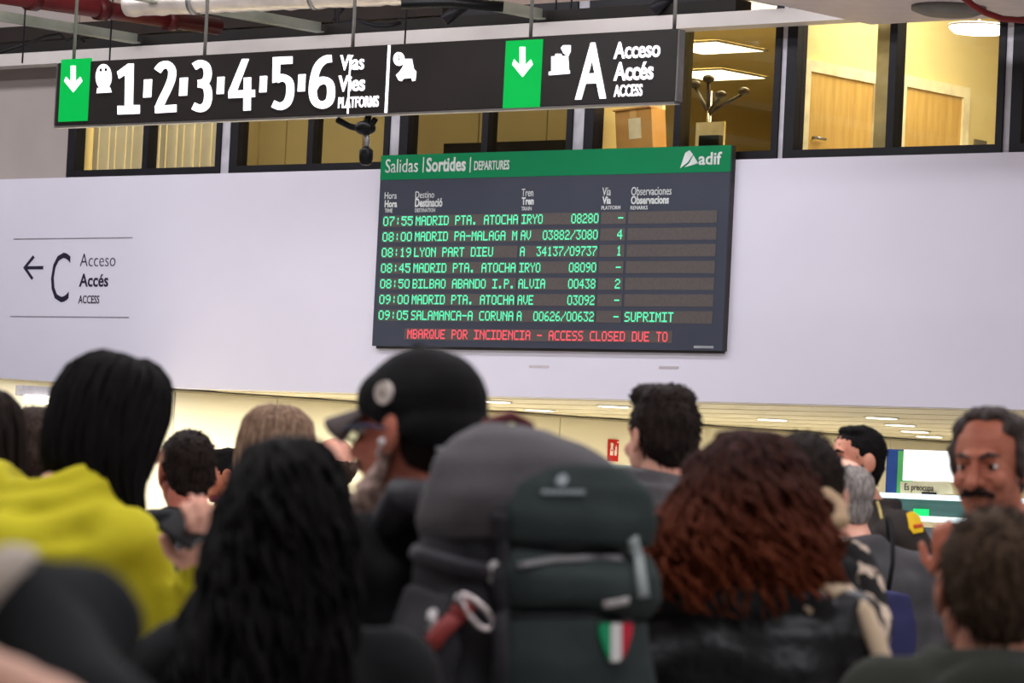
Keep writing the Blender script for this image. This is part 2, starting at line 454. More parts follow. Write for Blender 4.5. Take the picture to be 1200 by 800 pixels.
# cream board, box and coat stand in the fourth window
cb = pbox('notice_panel', (690, 40, 777, 176), YU + 0.5, YU + 0.54, mat('cream_board', (250, 236, 190), 0.7)); tag(cb, 'bright cream panel standing behind the cardboard box', 'panel')
rx = empty('cardboard_box', on_y(752, 176, YU + 0.25)); tag(rx, 'tall brown cardboard box leaning behind the office window', 'box')
M_card = mat('cardboard', (196, 150, 88), 0.8, (180, 134, 76), scale=4, bump=0.1)
bm = bmesh.new(); box_bm(bm, (-0.17, -0.12, -0.1), (0.17, 0.12, 0.33), 0.006)
bx_ = link('carton', bm_mesh(bm, 'carton'), M_card, rx)
box('flap', (-0.172, -0.15, 0.322), (0.172, 0.0, 0.335), M_card, rx)
box('shipping_label', (-0.045, -0.1235, 0.08), (0.07, -0.119, 0.25), mat('label_paper', (236, 224, 190), 0.7), rx)
box('packing_tape', (-0.03, -0.1225, 0.25), (0.03, -0.119, 0.33), mat('tape', (214, 172, 112), 0.4), rx)
rx.rotation_euler = (0, R(-6), R(10))
cs = empty('coat_stand', on_y(829, 176, YU + 0.7)); cs.location.z = zf; tag(cs, 'chrome coat stand with dark ball hooks inside the office window', 'coat stand')
h = on_y(829, 110, YU + 0.7).z - zf
tube('pole', [(0, 0, 0), (0, 0, h + 0.02)], 0.022, mat('chrome', (200, 198, 190), 0.2, metal=1.0), cs)
M_knob = mat('hook_dark', (58, 52, 44), 0.35)
tube('foot', [(-0.2, 0, 0.02), (0.2, 0, 0.02)], 0.02, M_knob, cs); tube('foot', [(0, -0.2, 0.02), (0, 0.2, 0.02)], 0.02, M_knob, cs)
for k, (dx, dy_, dz) in enumerate([(-0.2, 0.05, 0.09), (0.0, -0.03, 0.12), (0.16, -0.06, -0.02), (0.29, 0.08, 0.02)]):
    hk = tube('hook', [(0, 0, h - 0.16), (dx * 0.5, dy_ * 0.5, h - 0.08 + dz * 0.3), (dx, dy_, h - 0.02 + dz)], [0.02, 0.018, 0.013], M_knob, cs)
    v = Vol().ell((dx, dy_, h + dz), (0.05, 0.05, 0.035)); link('ball', bm_mesh(v.bm, 'ball', True), M_knob, hk)
pp = pbox('paper_sheet', (815, 143, 848, 181.5), YU + 0.36, YU + 0.38, mat('paper', (232, 222, 186), 0.7)); drop_to(pp, zb + 0.015); tag(pp, 'cream printed sheet propped behind the coat stand', 'paper')
dv = pbox('desk_monitor', (818, 158, 842, 182.5), YU + 0.2, YU + 0.26, M_black, None, 0.01); drop_to(dv, zb + 0.015); tag(dv, 'small black device on the sill under the coat stand', 'monitor')
M_panel = lamp_mat('office_panel_light', (255, 248, 228), 7.0)
for k, (px, py) in enumerate([(832, 55), (838, 87)]):
    p = on_z(px, py, ZC - 0.01); q = empty('ceiling_light_panel', p); tag(q, ['further', 'nearer'][1 - k] + ' square glowing ceiling panel in the olive office', 'ceiling light', 'office ceiling panels')
    box('diffuser', (-0.38, -0.38, -0.012), (0.38, 0.38, 0.0), M_panel, q); boxes('frame', [((-0.41, -0.41, -0.014), (-0.38, 0.41, 0.004)), ((0.38, -0.41, -0.014), (0.41, 0.41, 0.004)), ((-0.38, -0.41, -0.014), (0.38, -0.38, 0.004)), ((-0.38, 0.38, -0.014), (0.38, 0.41, 0.004))], M_trim, q)
# wooden doors in the fifth window, on the partition that runs away from the glass
M_door = mat('door_wood', (216, 178, 104), 0.5, (200, 160, 90), scale=2.5, stretch=(8, 8, 1))
for k, (a, ta, b, tb) in enumerate([(945, 85, 1020, 97), (1057, 103, 1124, 113)]):
    pa = on_x(a, ta, XE); pb_ = on_x(b, tb, XE)
    ztop = (pa.z + pb_.z) / 2
    r = empty('door_%d' % (k + 1), (XE, (pa.y + pb_.y) / 2, zf)); tag(r, ['nearer', 'further'][k] + ' plain wooden door with pale frame in the bright office', 'door', kind='structure')
    hw = abs(pb_.y - pa.y) / 2; hz = ztop - zf
    box('leaf', (0.0, -hw, 0), (0.03, hw, hz), M_door, r)
    for lo, hi in [((0, -hw - 0.09, 0), (0.05, -hw, hz + 0.09)), ((0, hw, 0), (0.05, hw + 0.09, hz + 0.09)), ((0, -hw, hz), (0.05, hw, hz + 0.09))]:
        box('frame_bar', lo, hi, mat('door_frame', (250, 238, 196), 0.6), r)
    tube('handle', [(0.03, -hw + 0.08, 0.95), (0.07, -hw + 0.08, 0.95), (0.07, -hw + 0.2, 0.95)], 0.012, M_steel, r)
    dp = box('door_plate', (0.03, hw + 0.2, hz * 0.75), (0.04, hw + 0.38, hz * 0.75 + 0.05), mat('plate_grey', (120, 112, 96), 0.5), r)
eb = box('wall_office_end', (XE, W0 + 6.0, zf), (XR, W0 + 6.1, ZC), M_cream2); tag(eb, 'cream end wall of the bright office corridor', 'wall', kind='structure')
M_post = mat('post_beige', (196, 178, 128), 0.6)
po = pbox('trim_7', (1026, 20, 1041, 176), YU + 0.12, YU + 0.2, M_post); tag(po, 'beige post beside the mullion of the bright office window', 'post', kind='structure')
rl = empty('round_ceiling_light', on_y(1147, 32, YU + 1.1)); tag(rl, 'round glowing lamp hanging under the bright office ceiling', 'ceiling light')
v = Vol().loft([(-0.055, 0.12, 0.12), (-0.045, 0.2, 0.2), (-0.01, 0.235, 0.235), (0.0, 0.235, 0.235)], 32); link('diffuser', bm_mesh(v.bm, 'diffuser', True), M_panel, rl)
v = Vol().loft([(0.0, 0.245, 0.245), (0.02, 0.24, 0.24), (0.04, 0.08, 0.08)], 32); link('rim', bm_mesh(v.bm, 'rim', True), M_trim, rl)
tube('stem', [(0, 0, 0.04), (0, 0, ZC - rl.location.z)], 0.012, M_trim, rl, 8)
WARM = (1.0, 0.92, 0.77)
area('office_lamp_bright', ((XE + xw(1177)) / 2 + 0.3, YU + 1.1, ZC - 0.06), 1.8, 1.2, 90, WARM)
area('office_lamp_box', ((xw(687) + xw(797)) / 2, YU + 0.32, ZC - 0.06), 1.2, 0.3, 45, WARM)
area('office_lamp_tan', ((xw(262) + xw(680)) / 2, YU + 0.30, ZC - 0.06), 4.5, 0.25, 105, WARM)
area('office_lamp_blind', ((xw(83) + xw(262)) / 2, YU + 1.2, ZC - 0.06), 1.5, 1.0, 70, WARM)
area('office_lamp_olive', (xw(800) - 0.2, YU + 1.7, ZC - 0.06), 1.6, 1.0, 130, WARM)

# ---- lower concourse behind the fascia: slatted ceiling, cream back wall, downlights
B1 = on_z(230, 457, SOFFIT); B2 = on_z(1115, 517, SOFFIT)
bdir = (B2 - B1).normalized(); BANG = math.atan2(bdir.y, bdir.x)
wb = empty('wall_back', (B1.x, B1.y, 0), BANG); tag(wb, 'cream panelled back wall of the low concourse behind the crowd', 'wall', kind='structure')
pw = (B2 - B1).length / 8.6
bm = bmesh.new(); box_bm(bm, (0.006, 0, 0.0), (pw - 0.006, 0.05, SOFFIT - 0.012), 0.004); pme = bm_mesh(bm, 'panel')
for k in range(-4, 16):
    p = link('panel', pme, M_cream, wb); p.location.x = k * pw - pw * 0.2
box('backing', (-5 * pw, 0.05, 0), (16 * pw, 0.2, SOFFIT - 0.01), M_wall_grey, wb)
bd = box('ceiling_trim_seam', (-5 * pw, -0.035, SOFFIT - 0.03), (16 * pw, 0.0, SOFFIT - 0.012), mat('cornice', (196, 184, 150), 0.6), wb)  # darker strip along the top seam of the wall
cr = empty('ceiling_low', (0, W0, SOFFIT)); tag(cr, 'cream slatted metal ceiling of the low concourse', 'ceiling', kind='structure')
M_slat = mat('ceiling_slat', (240, 230, 200), 0.4, (234, 224, 193), scale=1.0)
bm = bmesh.new(); box_bm(bm, (XL, 0, 0), (XR + 14, 0.293, 0.03)); cme = bm_mesh(bm, 'ceiling_slat')
for k in range(44):
    s = link('ceiling_slat', cme, M_slat, cr); s.location.y = 0.31 + k * 0.3; s.location.z = 0.0 if k % 4 else 0.006
box('plenum', (XL, 0.3, 0.04), (XR + 14, 14.0, 0.10), M_post, cr)
M_dl = lamp_mat('downlight_glow', (255, 250, 235), 3.0)
M_ring = mat('downlight_ring', (225, 215, 190), 0.4)
vr = Vol().loft([(-0.012, 0.13, 0.13), (0.0, 0.13, 0.13)], 24); dl_me = bm_mesh(vr.bm, 'lens', True)
vr = Vol().loft([(-0.006, 0.155, 0.155), (0.004, 0.155, 0.155)], 24); dr_me = bm_mesh(vr.bm, 'ring')
DL = [(580, 470, 'just right of the black cap'), (632, 480, 'above the backpack'), (719, 475.5, 'above the red fire sign'), (905, 491, 'above the red-haired woman'),
      (1033, 489, 'highest of the right-hand cluster'), (1055, 497.5, 'small, left in the right-hand cluster'), (1072, 505, 'brightest of the right-hand cluster'), (1089, 511, 'lowest of the right-hand cluster')]
for px, py, lab in DL:
    r = empty('downlight', on_z(px, py, SOFFIT - 0.004)); tag(r, 'round ceiling downlight ' + lab, 'downlight', 'concourse downlights')
    link('lens', dl_me, M_dl, r); link('ring', dr_me, M_ring, r)
    d = bpy.data.lights.new('downlight_beam', 'SPOT'); d.energy = 16; d.spot_size = R(150); d.spot_blend = 0.6; d.color = (1, 0.93, 0.76); d.shadow_soft_size = 0.13
    lo = bpy.data.objects.new('downlight_beam', d); COL.objects.link(lo); lo.location = r.location + Vector((0, 0, -0.05))
for k in range(10):
    q = B1 + bdir * (k * 1.25 - 1.0) + Vector((bdir.y, -bdir.x, 0)) * (0.7 + 0.25 * k)
    area('concourse_fill_row', (q.x, q.y, SOFFIT - 0.05), 0.9, 0.3, 31, (1, 0.965, 0.88), (0, 0, BANG))  # fill lights added to brighten the back wall, no fixtures modelled
# lamp fixture added to make the bright wall patch at the far left
q = on_z(62, 455, SOFFIT)
lw = empty('added_wash_lamp', at(66, 462, 33.2)); tag(lw, 'added lamp brightening a patch of the cream wall left of the yellow hoodie', 'lamp')
box('housing', (-0.34, 0.0, -0.03), (0.34, 0.12, 0.06), M_trim, lw); box('tube', (-0.32, -0.03, -0.09), (0.32, 0.02, -0.02), M_dl, lw, 0.01)
lw.rotation_euler.z = BANG
area('added_wash_beam', lw.location + Vector((0.05, -0.15, -0.1)), 0.7, 0.1, 9, (1, 0.96, 0.86), (R(35), 0, BANG))
# fire equipment sign on the back wall
def on_back(px, py, out=0.0):
    nrm = Vector((bdir.y, -bdir.x, 0)); p0 = Vector((B1.x, B1.y, 0)) + nrm * out
    v_ = ray(px, py); return CP + v_ * ((p0 - CP).dot(nrm) / v_.dot(nrm))
c = on_back(718.5, 527.5, 0.012)
fs = empty('fire_sign', c, BANG); tag(fs, 'small red fire equipment sign with white symbols on the cream wall', 'sign')
fs.rotation_euler = (0, R(2.8), BANG); fs.rotation_euler = (0, 0, BANG)
box('plate', (-0.066, -0.006, -0.108), (0.066, 0.006, 0.108), mat('sign_red', (206, 38, 24), 0.5), fs)
M_sw = mat('sign_white', (245, 235, 225), 0.5)
prism_y('hose_symbol', [(-0.042, -0.05), (-0.008, -0.05), (-0.006, 0.0), (-0.012, 0.03), (-0.004, 0.06), (-0.02, 0.075), (-0.042, 0.07), (-0.036, 0.03), (-0.044, 0.0)], -0.009, -0.006, M_sw, fs)
v = Vol().ell((-0.024, -0.0095, 0.0), (0.008, 0.002, 0.012)); link('hose_reel', bm_mesh(v.bm, 'hose_reel', True), mat('sign_red', (0, 0, 0)), fs)
prism_y('flame_symbol', [(0.014, -0.05), (0.04, -0.05), (0.046, -0.015), (0.04, 0.0), (0.044, 0.03), (0.032, 0.055), (0.03, 0.03), (0.02, 0.04), (0.022, 0.01), (0.012, -0.01)], -0.009, -0.006, M_sw, fs)
v = Vol().ell((0.05, -0.0085, 0.082), (0.01, 0.002, 0.01)); link('round_mark', bm_mesh(v.bm, 'round_mark', True), M_sw, fs)

# ---- things above: hanging band, rails, pipe, duct, tray
yb = W0 - 0.30
zb0 = on_y(300, 61, yb).z; zb1 = on_y(300, 46, yb).z
M_band = mat('band_paint', (206, 200, 196), 0.45, (196, 190, 186), scale=1.5)
bd = box('trim_8', (XL, yb, zb0), (XR, yb + 0.2, zb1), M_band); tag(bd, 'long pale hanging ceiling band above the lit platform sign', 'beam', kind='structure')
gp = box('cable_tray', (XL, yb + 0.02, zb1 + 0.005), (on_y(860, 12, yb).x, yb + 0.22, zb1 + 0.10), mat('tray_dark', (30, 26, 24), 0.6), None); tag(gp, 'dark cable tray running on top of the pale ceiling band', 'cable tray')
bk2 = box('ceiling_void_strip', (XL, W0 - 0.02, zb1 + 0.16), (on_y(520, 20, W0).x, W0 + 0.08, zb1 + 0.30), mat('void_dark', (48, 40, 37), 0.7)); tag(bk2, 'added dark strip for the shaded void above the pale band at the upper left', 'beam')  # added dark strip, its colour stands for the shade of the ceiling void
ZR = zb1 + 0.02
M_rail = mat('rail_grey', (168, 172, 160), 0.4, (132, 138, 124), scale=2, metal=0.2)
rails = [(165, 52, 'leftmost ceiling rail ending above the green arrow'), (412, 45, 'ceiling rail ending above the numeral six'), (660, 28, 'ceiling rail ending above the second green arrow'), (938, 12, 'rightmost ceiling rail above the coat stand window')]
bm = bmesh.new(); box_bm(bm, (-0.045, -9, 0.0), (0.045, 0, 0.012)); box_bm(bm, (-0.006, -9, 0.012), (0.006, 0, 0.09)); rme = bm_mesh(bm, 'ceiling_rail')
for px, py, lab in rails:
    p = on_z(px, py, ZR)
    o = link('ceiling_rail', rme, M_rail); o.location = (p.x, min(p.y, yb - 0.02), ZR); tag(o, lab + ', grey metal T profile', 'rail', 'ceiling rails')
M_red = mat('pipe_red', (92, 28, 30), 0.3, (74, 22, 24), scale=3)
pr = empty('sprinkler_pipe', at(120, 10, 31.5)); tag(pr, 'glossy dark red sprinkler pipe at the top left', 'pipe')
p0 = at(-40, -12, 31.0) - pr.location; p1 = at(255, 31, 33.2) - pr.location
tube('pipe', [p0, p1], 0.075, M_red, pr, 16)
for t in (0.25, 0.52, 0.8):
    q = p0.lerp(p1, t); dq = (p1 - p0).normalized()
    tube('pipe_coupling', [q - dq * 0.05, q + dq * 0.05], 0.095, mat('coupling', (72, 20, 22), 0.35), pr, 16)
    tube('hanger_rod', [q, q + Vector((0, 0, 1.0))], 0.012, M_frame, pr, 6)
du = empty('silver_duct', at(350, 4, 31.0)); tag(du, 'silver foil duct crossing the top of the picture beside the red pipe', 'duct')
pa = at(140, 18, 31.6) - du.location; pb_ = at(620, -32, 29.6) - du.location
M_foil = mat('foil', (226, 216, 206), 0.32, (205, 196, 188), scale=5, metal=0.65, bump=0.6, bscale=9)
q0 = at(150, 5, 31.6) - du.location; q1 = at(560, -13, 29.9) - du.location
bm = bmesh.new(); n_ = 48
tube_bm(bm, [q0.lerp(q1, k / n_) for k in range(n_ + 1)], [0.10 + 0.006 * (k % 2) + 0.004 * math.sin(k * 1.7) for k in range(n_ + 1)], 18)
link('duct_run', bm_mesh(bm, 'duct_run', True), M_foil, du)
for t in (0.2, 0.55, 0.85):
    q = q0.lerp(q1, t); dq = (q1 - q0).normalized(); tube('strap_band', [q - dq * 0.02, q + dq * 0.02], 0.112, M_steel, du, 18)
# wiring and braces above the band
def cable(name, pix, d, r_, m, lab, cat='cable', parent=None):
    pts = [at(a, b, d) for a, b in pix]; o0 = pts[0].copy()
    o = tube(name, [p - o0 for p in pts], r_, m, parent, 6); o.location = o0; tag(o, lab, cat); return o
cable('loose_cable', [(0, 62), (30, 52), (55, 42), (70, 40), (78, 48), (90, 42), (100, 50)], 33.6, 0.012, M_black, 'loose looping black cable at the far left above the band')
cable('loose_cable', [(390, -40), (395, 26), (420, 24), (440, 30), (455, 30), (470, 26)], 31.8, 0.02, M_frame, 'bent dark cable above the waiting room symbol')
cable('ceiling_brace', [(520, 24), (545, 5)], 31.4, 0.05, M_frame, 'dark diagonal brace left of the second green arrow', 'brace')
cable('ceiling_brace', [(765, 12), (790, -4)], 30.4, 0.05, M_frame, 'dark diagonal brace above the word Acceso', 'brace')
cable('ceiling_brace', [(390, 24), (405, 6)], 32.2, 0.015, M_frame, 'thin diagonal strut above the numeral six', 'brace')
cable('ceiling_pipe', [(470, 5), (530, 3), (590, 8)], 29.2, 0.04, M_black, 'short black pipe at the top edge left of the long rail', 'pipe')
cable('red_cable', [(1125, -6), (1140, 6), (1155, 15), (1175, 22), (1200, 24), (1240, 24)], 26.4, 0.022, mat('cable_red', (138, 48, 46), 0.5), 'sagging dark red cable at the top right corner')
for k, px in enumerate((28, 130, 475, 650, 668, 725)):
    p = at(px, 40, 32.6 if px < 300 else 31.2); o = tube('hanger_wire', [(0, 0, -0.25), (0, 0, 0.9)], 0.008, M_frame, None, 5); o.location = p
    tag(o, 'thin dark hanger wire above the band, number %s from the left' % ('one', 'two', 'three', 'four', 'five', 'six')[k], 'wire', 'hanger wires')
# ceiling tile at the top right with a recessed round downlight
zt = on_y(1100, 25, W0 - 0.55).z
c0 = on_z(1020, 29, zt); 
ct = empty('ceiling_tile_panel', (c0.x, c0.y, zt)); tag(ct, 'pale flat ceiling panel at the top right above the bright window', 'ceiling panel')
box('panel', (0, -2.7, 0), (6.5, 0.0, 0.05), mat('tile_paint', (205, 192, 188), 0.5, (196, 184, 180)), ct)
q = on_z(1112, 8, zt) - ct.location
v = Vol().loft([(-0.06, 0.19, 0.19, q.x, q.y), (-0.03, 0.27, 0.27, q.x, q.y), (0.0, 0.27, 0.27, q.x, q.y)], 28); link('recessed_downlight', bm_mesh(v.bm, 'recessed_downlight', True), mat('recessed_grey', (120, 116, 110), 0.6), ct)
# roof slab and beams above everything
sl = box('ceiling', (-60, -8, 6.9), (22, W0 + 0.3, 7.1), M_taupe); tag(sl, 'taupe concrete roof slab above the open ceiling', 'ceiling', kind='structure')

# ================================================================== HANGING PLATFORM SIGN
SD = 23.0
YS = at(430, 95, SD).y
M_signblk = mat('sign_black', (56, 52, 50), 0.22, (50, 47, 45), scale=2)
M_lit = mat('sign_lit_white', (255, 255, 255), 0.5, emit=(250, 246, 255), estr=1.6)
M_litg = mat('sign_lit_green', (0, 150, 60), 0.4, (0, 140, 56), emit=(0, 178, 74), estr=0.75)
tl = on_y(68, 70, YS); br = on_y(790, 122, YS); tr = on_y(790, 38, YS); bl = on_y(68, 145, YS)
zs1 = (tl.z + tr.z) / 2; zs0 = (bl.z + br.z) / 2
sg = empty('platform_sign', ((tl.x + br.x) / 2, YS, zs0)); tag(sg, 'long black hanging sign with lit platform numbers 1 to 6 and access A', 'sign')
so = sg.location
sb = box('sign_body', Vector((tl.x, YS, zs0)) - so, Vector((br.x, YS + 0.06, zs1)) - so, M_signblk, sg, 0.006)
M_alu = mat('sign_edge', (150, 146, 142), 0.35, metal=0.6)
box('end_cap', Vector((br.x, YS + 0.004, zs0 + 0.004)) - so, Vector((br.x + 0.012, YS + 0.056, zs1 - 0.004)) - so, M_alu, sg)
box('end_cap', Vector((tl.x - 0.012, YS + 0.004, zs0 + 0.004)) - so, Vector((tl.x, YS + 0.056, zs1 - 0.004)) - so, M_alu, sg)
box('bottom_rail', Vector((tl.x, YS - 0.003, zs0 - 0.012)) - so, Vector((br.x, YS + 0.056, zs0)) - so, M_alu, sg)
for px in (83, 236, 409, 617, 785):
    x = on_y(px, 60, YS).x; tube('hanger_rod', [Vector((x, YS + 0.03, zs1 - 0.01)) - so, Vector((x, YS + 0.03, 6.9)) - so], 0.011, M_steel if px != 83 else M_rail, sg, 8)
YF = YS - 0.001
for pb4 in ((70, 69, 104, 142), (591, 47, 634, 126)):
    g = pbox('green_panel', pb4, YF - 0.004, YS + 0.01, M_litg, sg)
def arrow_down(l, t, r_, b):
    cx = (l + r_) / 2; w_ = (r_ - l); sh_ = w_ * 0.13; hd = (b - t)
    return [(cx - sh_, t), (cx + sh_, t), (cx + sh_, t + hd * 0.62), (r_ - 2.2, t + hd * 0.42), (r_, t + hd * 0.58), (cx, b), (l, t + hd * 0.58), (l + 2.2, t + hd * 0.42), (cx - sh_, t + hd * 0.62)]
for a in ((75, 77, 96, 108), (600, 55, 624, 90)):
    ppoly('arrow', arrow_down(*a), YF - 0.008, YS, M_lit, sg)
ppoly('numeral', [(137, 84), (150, 74.5), (156, 74.5), (155, 123), (163, 123), (163, 133), (137.5, 134), (137.5, 124), (146, 124), (146.5, 87), (139, 92)], YF - 0.006, YS, M_lit, sg)
for pts in ([(184, 83), (189, 77), (196, 76), (201, 82), (200.5, 92), (196, 104), (190, 116), (185, 127.5)],
            [(227, 78), (234, 74.5), (241, 77.5), (243, 87), (240, 95.5), (232, 98)], [(232, 98), (241, 101), (243.5, 112), (241, 123), (234, 127), (226, 124)],
            [(367, 103), (371, 97), (379, 94), (386, 98), (387.5, 109), (385, 119), (377, 123), (369, 119), (366, 108), (367.5, 92), (372, 78), (380, 70), (388, 68.5)],
            [(323.5, 93), (331, 91), (338.5, 96), (339.5, 109), (336, 120), (328, 124.5), (319.5, 121.5)]):
    stroke_px('numeral_stroke', pts, 8.6, YF - 0.006, YS, M_lit, sg)
for poly in ([(181.5, 124), (206, 122.5), (206, 131), (181.5, 132.5)],
             [(319.5, 67), (342, 66), (342, 74.5), (327.5, 75.2), (327, 95), (319, 97)],
             [(283.5, 69), (291, 69), (277, 106), (298, 105), (298, 113.5), (267.5, 115), (267.5, 107.5)], [(285.5, 91), (293.5, 90.5), (293, 129), (285, 129.5)]):
    ppoly('numeral_stroke', poly, YF - 0.006, YS, M_lit, sg)
for b4 in ((168, 93, 177, 114), (210, 91, 219, 112), (254, 90, 262, 110), (304, 89, 312, 108), (349, 87, 357, 107)):
    pbox('separator_dot', b4, YF - 0.006, YS, M_lit, sg, 0.002)
for s, b4, bo in [('Vías', (399, 64, 427, 82), 0.012), ('Vies', (397, 88, 428, 107), 0.02), ('PLATFORMS', (397, 113, 444, 126), 0.014),
                  ('A', (676, 50, 712, 116), 0.02), ('Acceso', (720, 48, 774, 68), 0.014), ('Accés', (720, 72, 766, 94), 0.02), ('ACCESS', (720, 99, 753, 113), 0.014)]:
    text_fit('lettering', s, b4, YF, M_lit, sg, bo, 0.006)
pbox('divider_and_leak_line', (452.5, 53, 455, 132), YF - 0.005, YS, M_lit, sg)
pbox('divider_and_leak_line', (408, 66, 409.6, 133), YF - 0.003, YS, M_lit, sg)  # glowing strip painted in for light leaking through the panel joint
# train pictogram: round nose, two windows left dark, base
def ring_px(cx, cy, rx_, ry_, n=20, a0=0, a1=360):
    return [(cx + rx_ * math.cos(R(a0 + (a1 - a0) * k / n)), cy - ry_ * math.sin(R(a0 + (a1 - a0) * k / n))) for k in range(n)]
ppoly('train_symbol', ring_px(121, 90, 9, 15, 24), YF - 0.006, YS, M_lit, sg)
ppoly('train_symbol', [(114, 103), (128, 102), (130, 108), (113, 109)], YF - 0.006, YS, M_lit, sg)
for c_ in ((118, 82), (124, 81.6)):
    ppoly('train_window', ring_px(c_[0], c_[1], 1.6, 2, 8), YF - 0.007, YS, M_signblk, sg)
# waiting room pictogram: clock and seated figure
ppoly('clock_symbol', ring_px(467, 69, 6.2, 8, 20), YF - 0.006, YS, M_lit, sg)
ppoly('clock_hand', [(466.6, 64), (467.6, 64), (467.6, 69), (470, 70.5), (466.6, 70.5)], YF - 0.007, YS, M_signblk, sg)
ppoly('seated_figure', [(473, 69), (482, 69), (484, 80), (487, 84), (486, 94), (483, 95), (482, 91), (472, 92), (470, 95), (467, 94), (464, 88), (468, 84), (472, 78)], YF - 0.006, YS, M_lit, sg)
# luggage pictogram
ppoly('luggage_symbol', [(646, 66), (650, 66), (651, 63), (657, 63), (658, 66), (665, 65), (666, 83), (646, 84)], YF - 0.006, YS, M_lit, sg)
ppoly('luggage_symbol', [(643, 84), (667, 82.5), (667, 86), (643, 88)], YF - 0.006, YS, M_lit, sg)
ppoly('luggage_symbol', [(657, 56), (660, 53), (668, 53), (668, 60), (665, 66), (660, 62)], YF - 0.006, YS, M_lit, sg)

# dome camera hanging under the sign
kc = empty('surveillance_camera', (on_y(428, 150, YS + 0.03).x, YS + 0.03, 0)); tag(kc, 'black dome camera on a bracket hanging under the lit sign', 'camera')
ko = kc.location
def kp(px, py): return on_y(px, py, YS + 0.03) - ko
tube('drop_pole', [kp(430, 150), kp(432, 134)], 0.02, M_black, kc, 8)
tube('bracket_arm', [kp(396, 141), kp(410, 148), kp(425, 152)], 0.02, M_black, kc, 8)
tube('bracket_arm', [kp(440, 139), kp(436, 146), kp(428, 152)], 0.018, M_black, kc, 8)
v = Vol(Matrix.Translation(kp(428, 150))).ell((0, 0, 0), (0.07, 0.06, 0.045)); link('joint', bm_mesh(v.bm, 'joint', True), M_black, kc)
tube('stem', [kp(429, 152), kp(430, 165), kp(429, 174)], 0.018, M_steel, kc, 8)
v = Vol(Matrix.Translation(kp(429, 182))).loft([(-0.06, 0.02, 0.02), (-0.05, 0.035, 0.035), (-0.02, 0.042, 0.042), (0.03, 0.042, 0.042), (0.05, 0.02, 0.02)], 18); link('dome', bm_mesh(v.bm, 'dome', True), M_black, kc)

# ================================================================== DEPARTURES BOARD
YB = W0 - 0.065
TL = on_y(447, 182, YB); TR = on_y(857, 170, YB); BL_ = on_y(436, 405, YB); BR_ = on_y(846, 411, YB)
bx0 = (TL.x + BL_.x) / 2; bx1 = (TR.x + BR_.x) / 2; bz1 = (TL.z + TR.z) / 2; bz0 = (BL_.z + BR_.z) / 2
db = empty('departures_board', ((bx0 + bx1) / 2, YB, bz0)); tag(db, 'large departures board with green header and glowing train times on the white wall', 'board')
do = db.location
M_board = mat('board_face', (68, 72, 84), 0.35, (64, 68, 80), scale=1.5)
M_bside = mat('board_side', (70, 66, 66), 0.5)
M_green = mat('board_green', (14, 132, 82), 0.3, (12, 126, 78), scale=1.0)
M_print = mat('board_print', (226, 232, 230), 0.5)
M_ledbg = mat('led_panel', (94, 88, 86), 0.5, (88, 82, 80), scale=40)
M_led = mat('led_green', (20, 90, 60), 0.5, emit=(96, 244, 182), estr=1.25)
M_ledr = mat('led_red', (90, 20, 24), 0.5, emit=(255, 92, 104), estr=1.2)
box('cabinet', Vector((bx0, YB + 0.012, bz0)) - do, Vector((bx1, W0, bz1)) - do, M_bside, db)
zh = on_y(650, 206, YB).z
box('face_panel', Vector((bx0, YB, bz0)) - do, Vector((bx1, YB + 0.012, zh)) - do, M_board, db)
box('header_panel', Vector((bx0, YB - 0.004, zh)) - do, Vector((bx1, YB + 0.012, bz1)) - do, M_green, db)
YP = YB - 0.005
for s, b4, bo in [('Salidas', (452, 186, 490, 202), 0.0), ('Sortides', (500, 184, 546, 201), 0.025), ('DEPARTURES', (556, 188, 597, 199), 0.015), ('adif', (819, 178, 846, 193), 0.02)]:
    text_fit('header_lettering', s, b4, YP, M_print, db, bo, 0.003)
for px in (496, 551): pbox('header_divider', (px - 0.5, 184, px + 0.5, 202), YP - 0.002, YP + 0.001, M_print, db)
ppoly('logo_mark', [(797, 197), (803, 179), (808, 176), (812, 181), (806, 190)], YP - 0.003, YP, M_print, db)
ppoly('logo_mark', [(812.5, 182), (818, 191), (812, 193), (802, 196), (808, 191)], YP - 0.003, YP, M_print, db)
YQ = YB - 0.001
for s, b4, bo in [('Hora', (451, 225, 465, 233), 0), ('Hora', (451, 234.5, 465.5, 243), .03), ('TIME', (451, 244.5, 460, 249), .01),
                  ('Destino', (487, 224, 509, 232), 0), ('Destinació', (486.5, 232, 518.5, 242.5), .03), ('DESTINATION', (486.5, 244, 510, 248.5), .01),
                  ('Tren', (611.5, 221, 625, 230), 0), ('Tren', (611.5, 231, 625.5, 240), .03), ('TRAIN', (611, 242, 623, 246.5), .01),
                  ('Vía', (706, 219.5, 716, 229), 0), ('Via', (706, 230, 716, 239), .03), ('PLATFORM', (705, 241, 727, 245.5), .01),
                  ('Observaciones', (740, 218.5, 787, 228.5), 0), ('Observacions', (739.5, 229, 784, 239), .03), ('REMARKS', (739, 241, 759, 245.5), .01)]:
    text_fit('column_heading', s, b4, YQ, M_print, db, bo, 0.002)
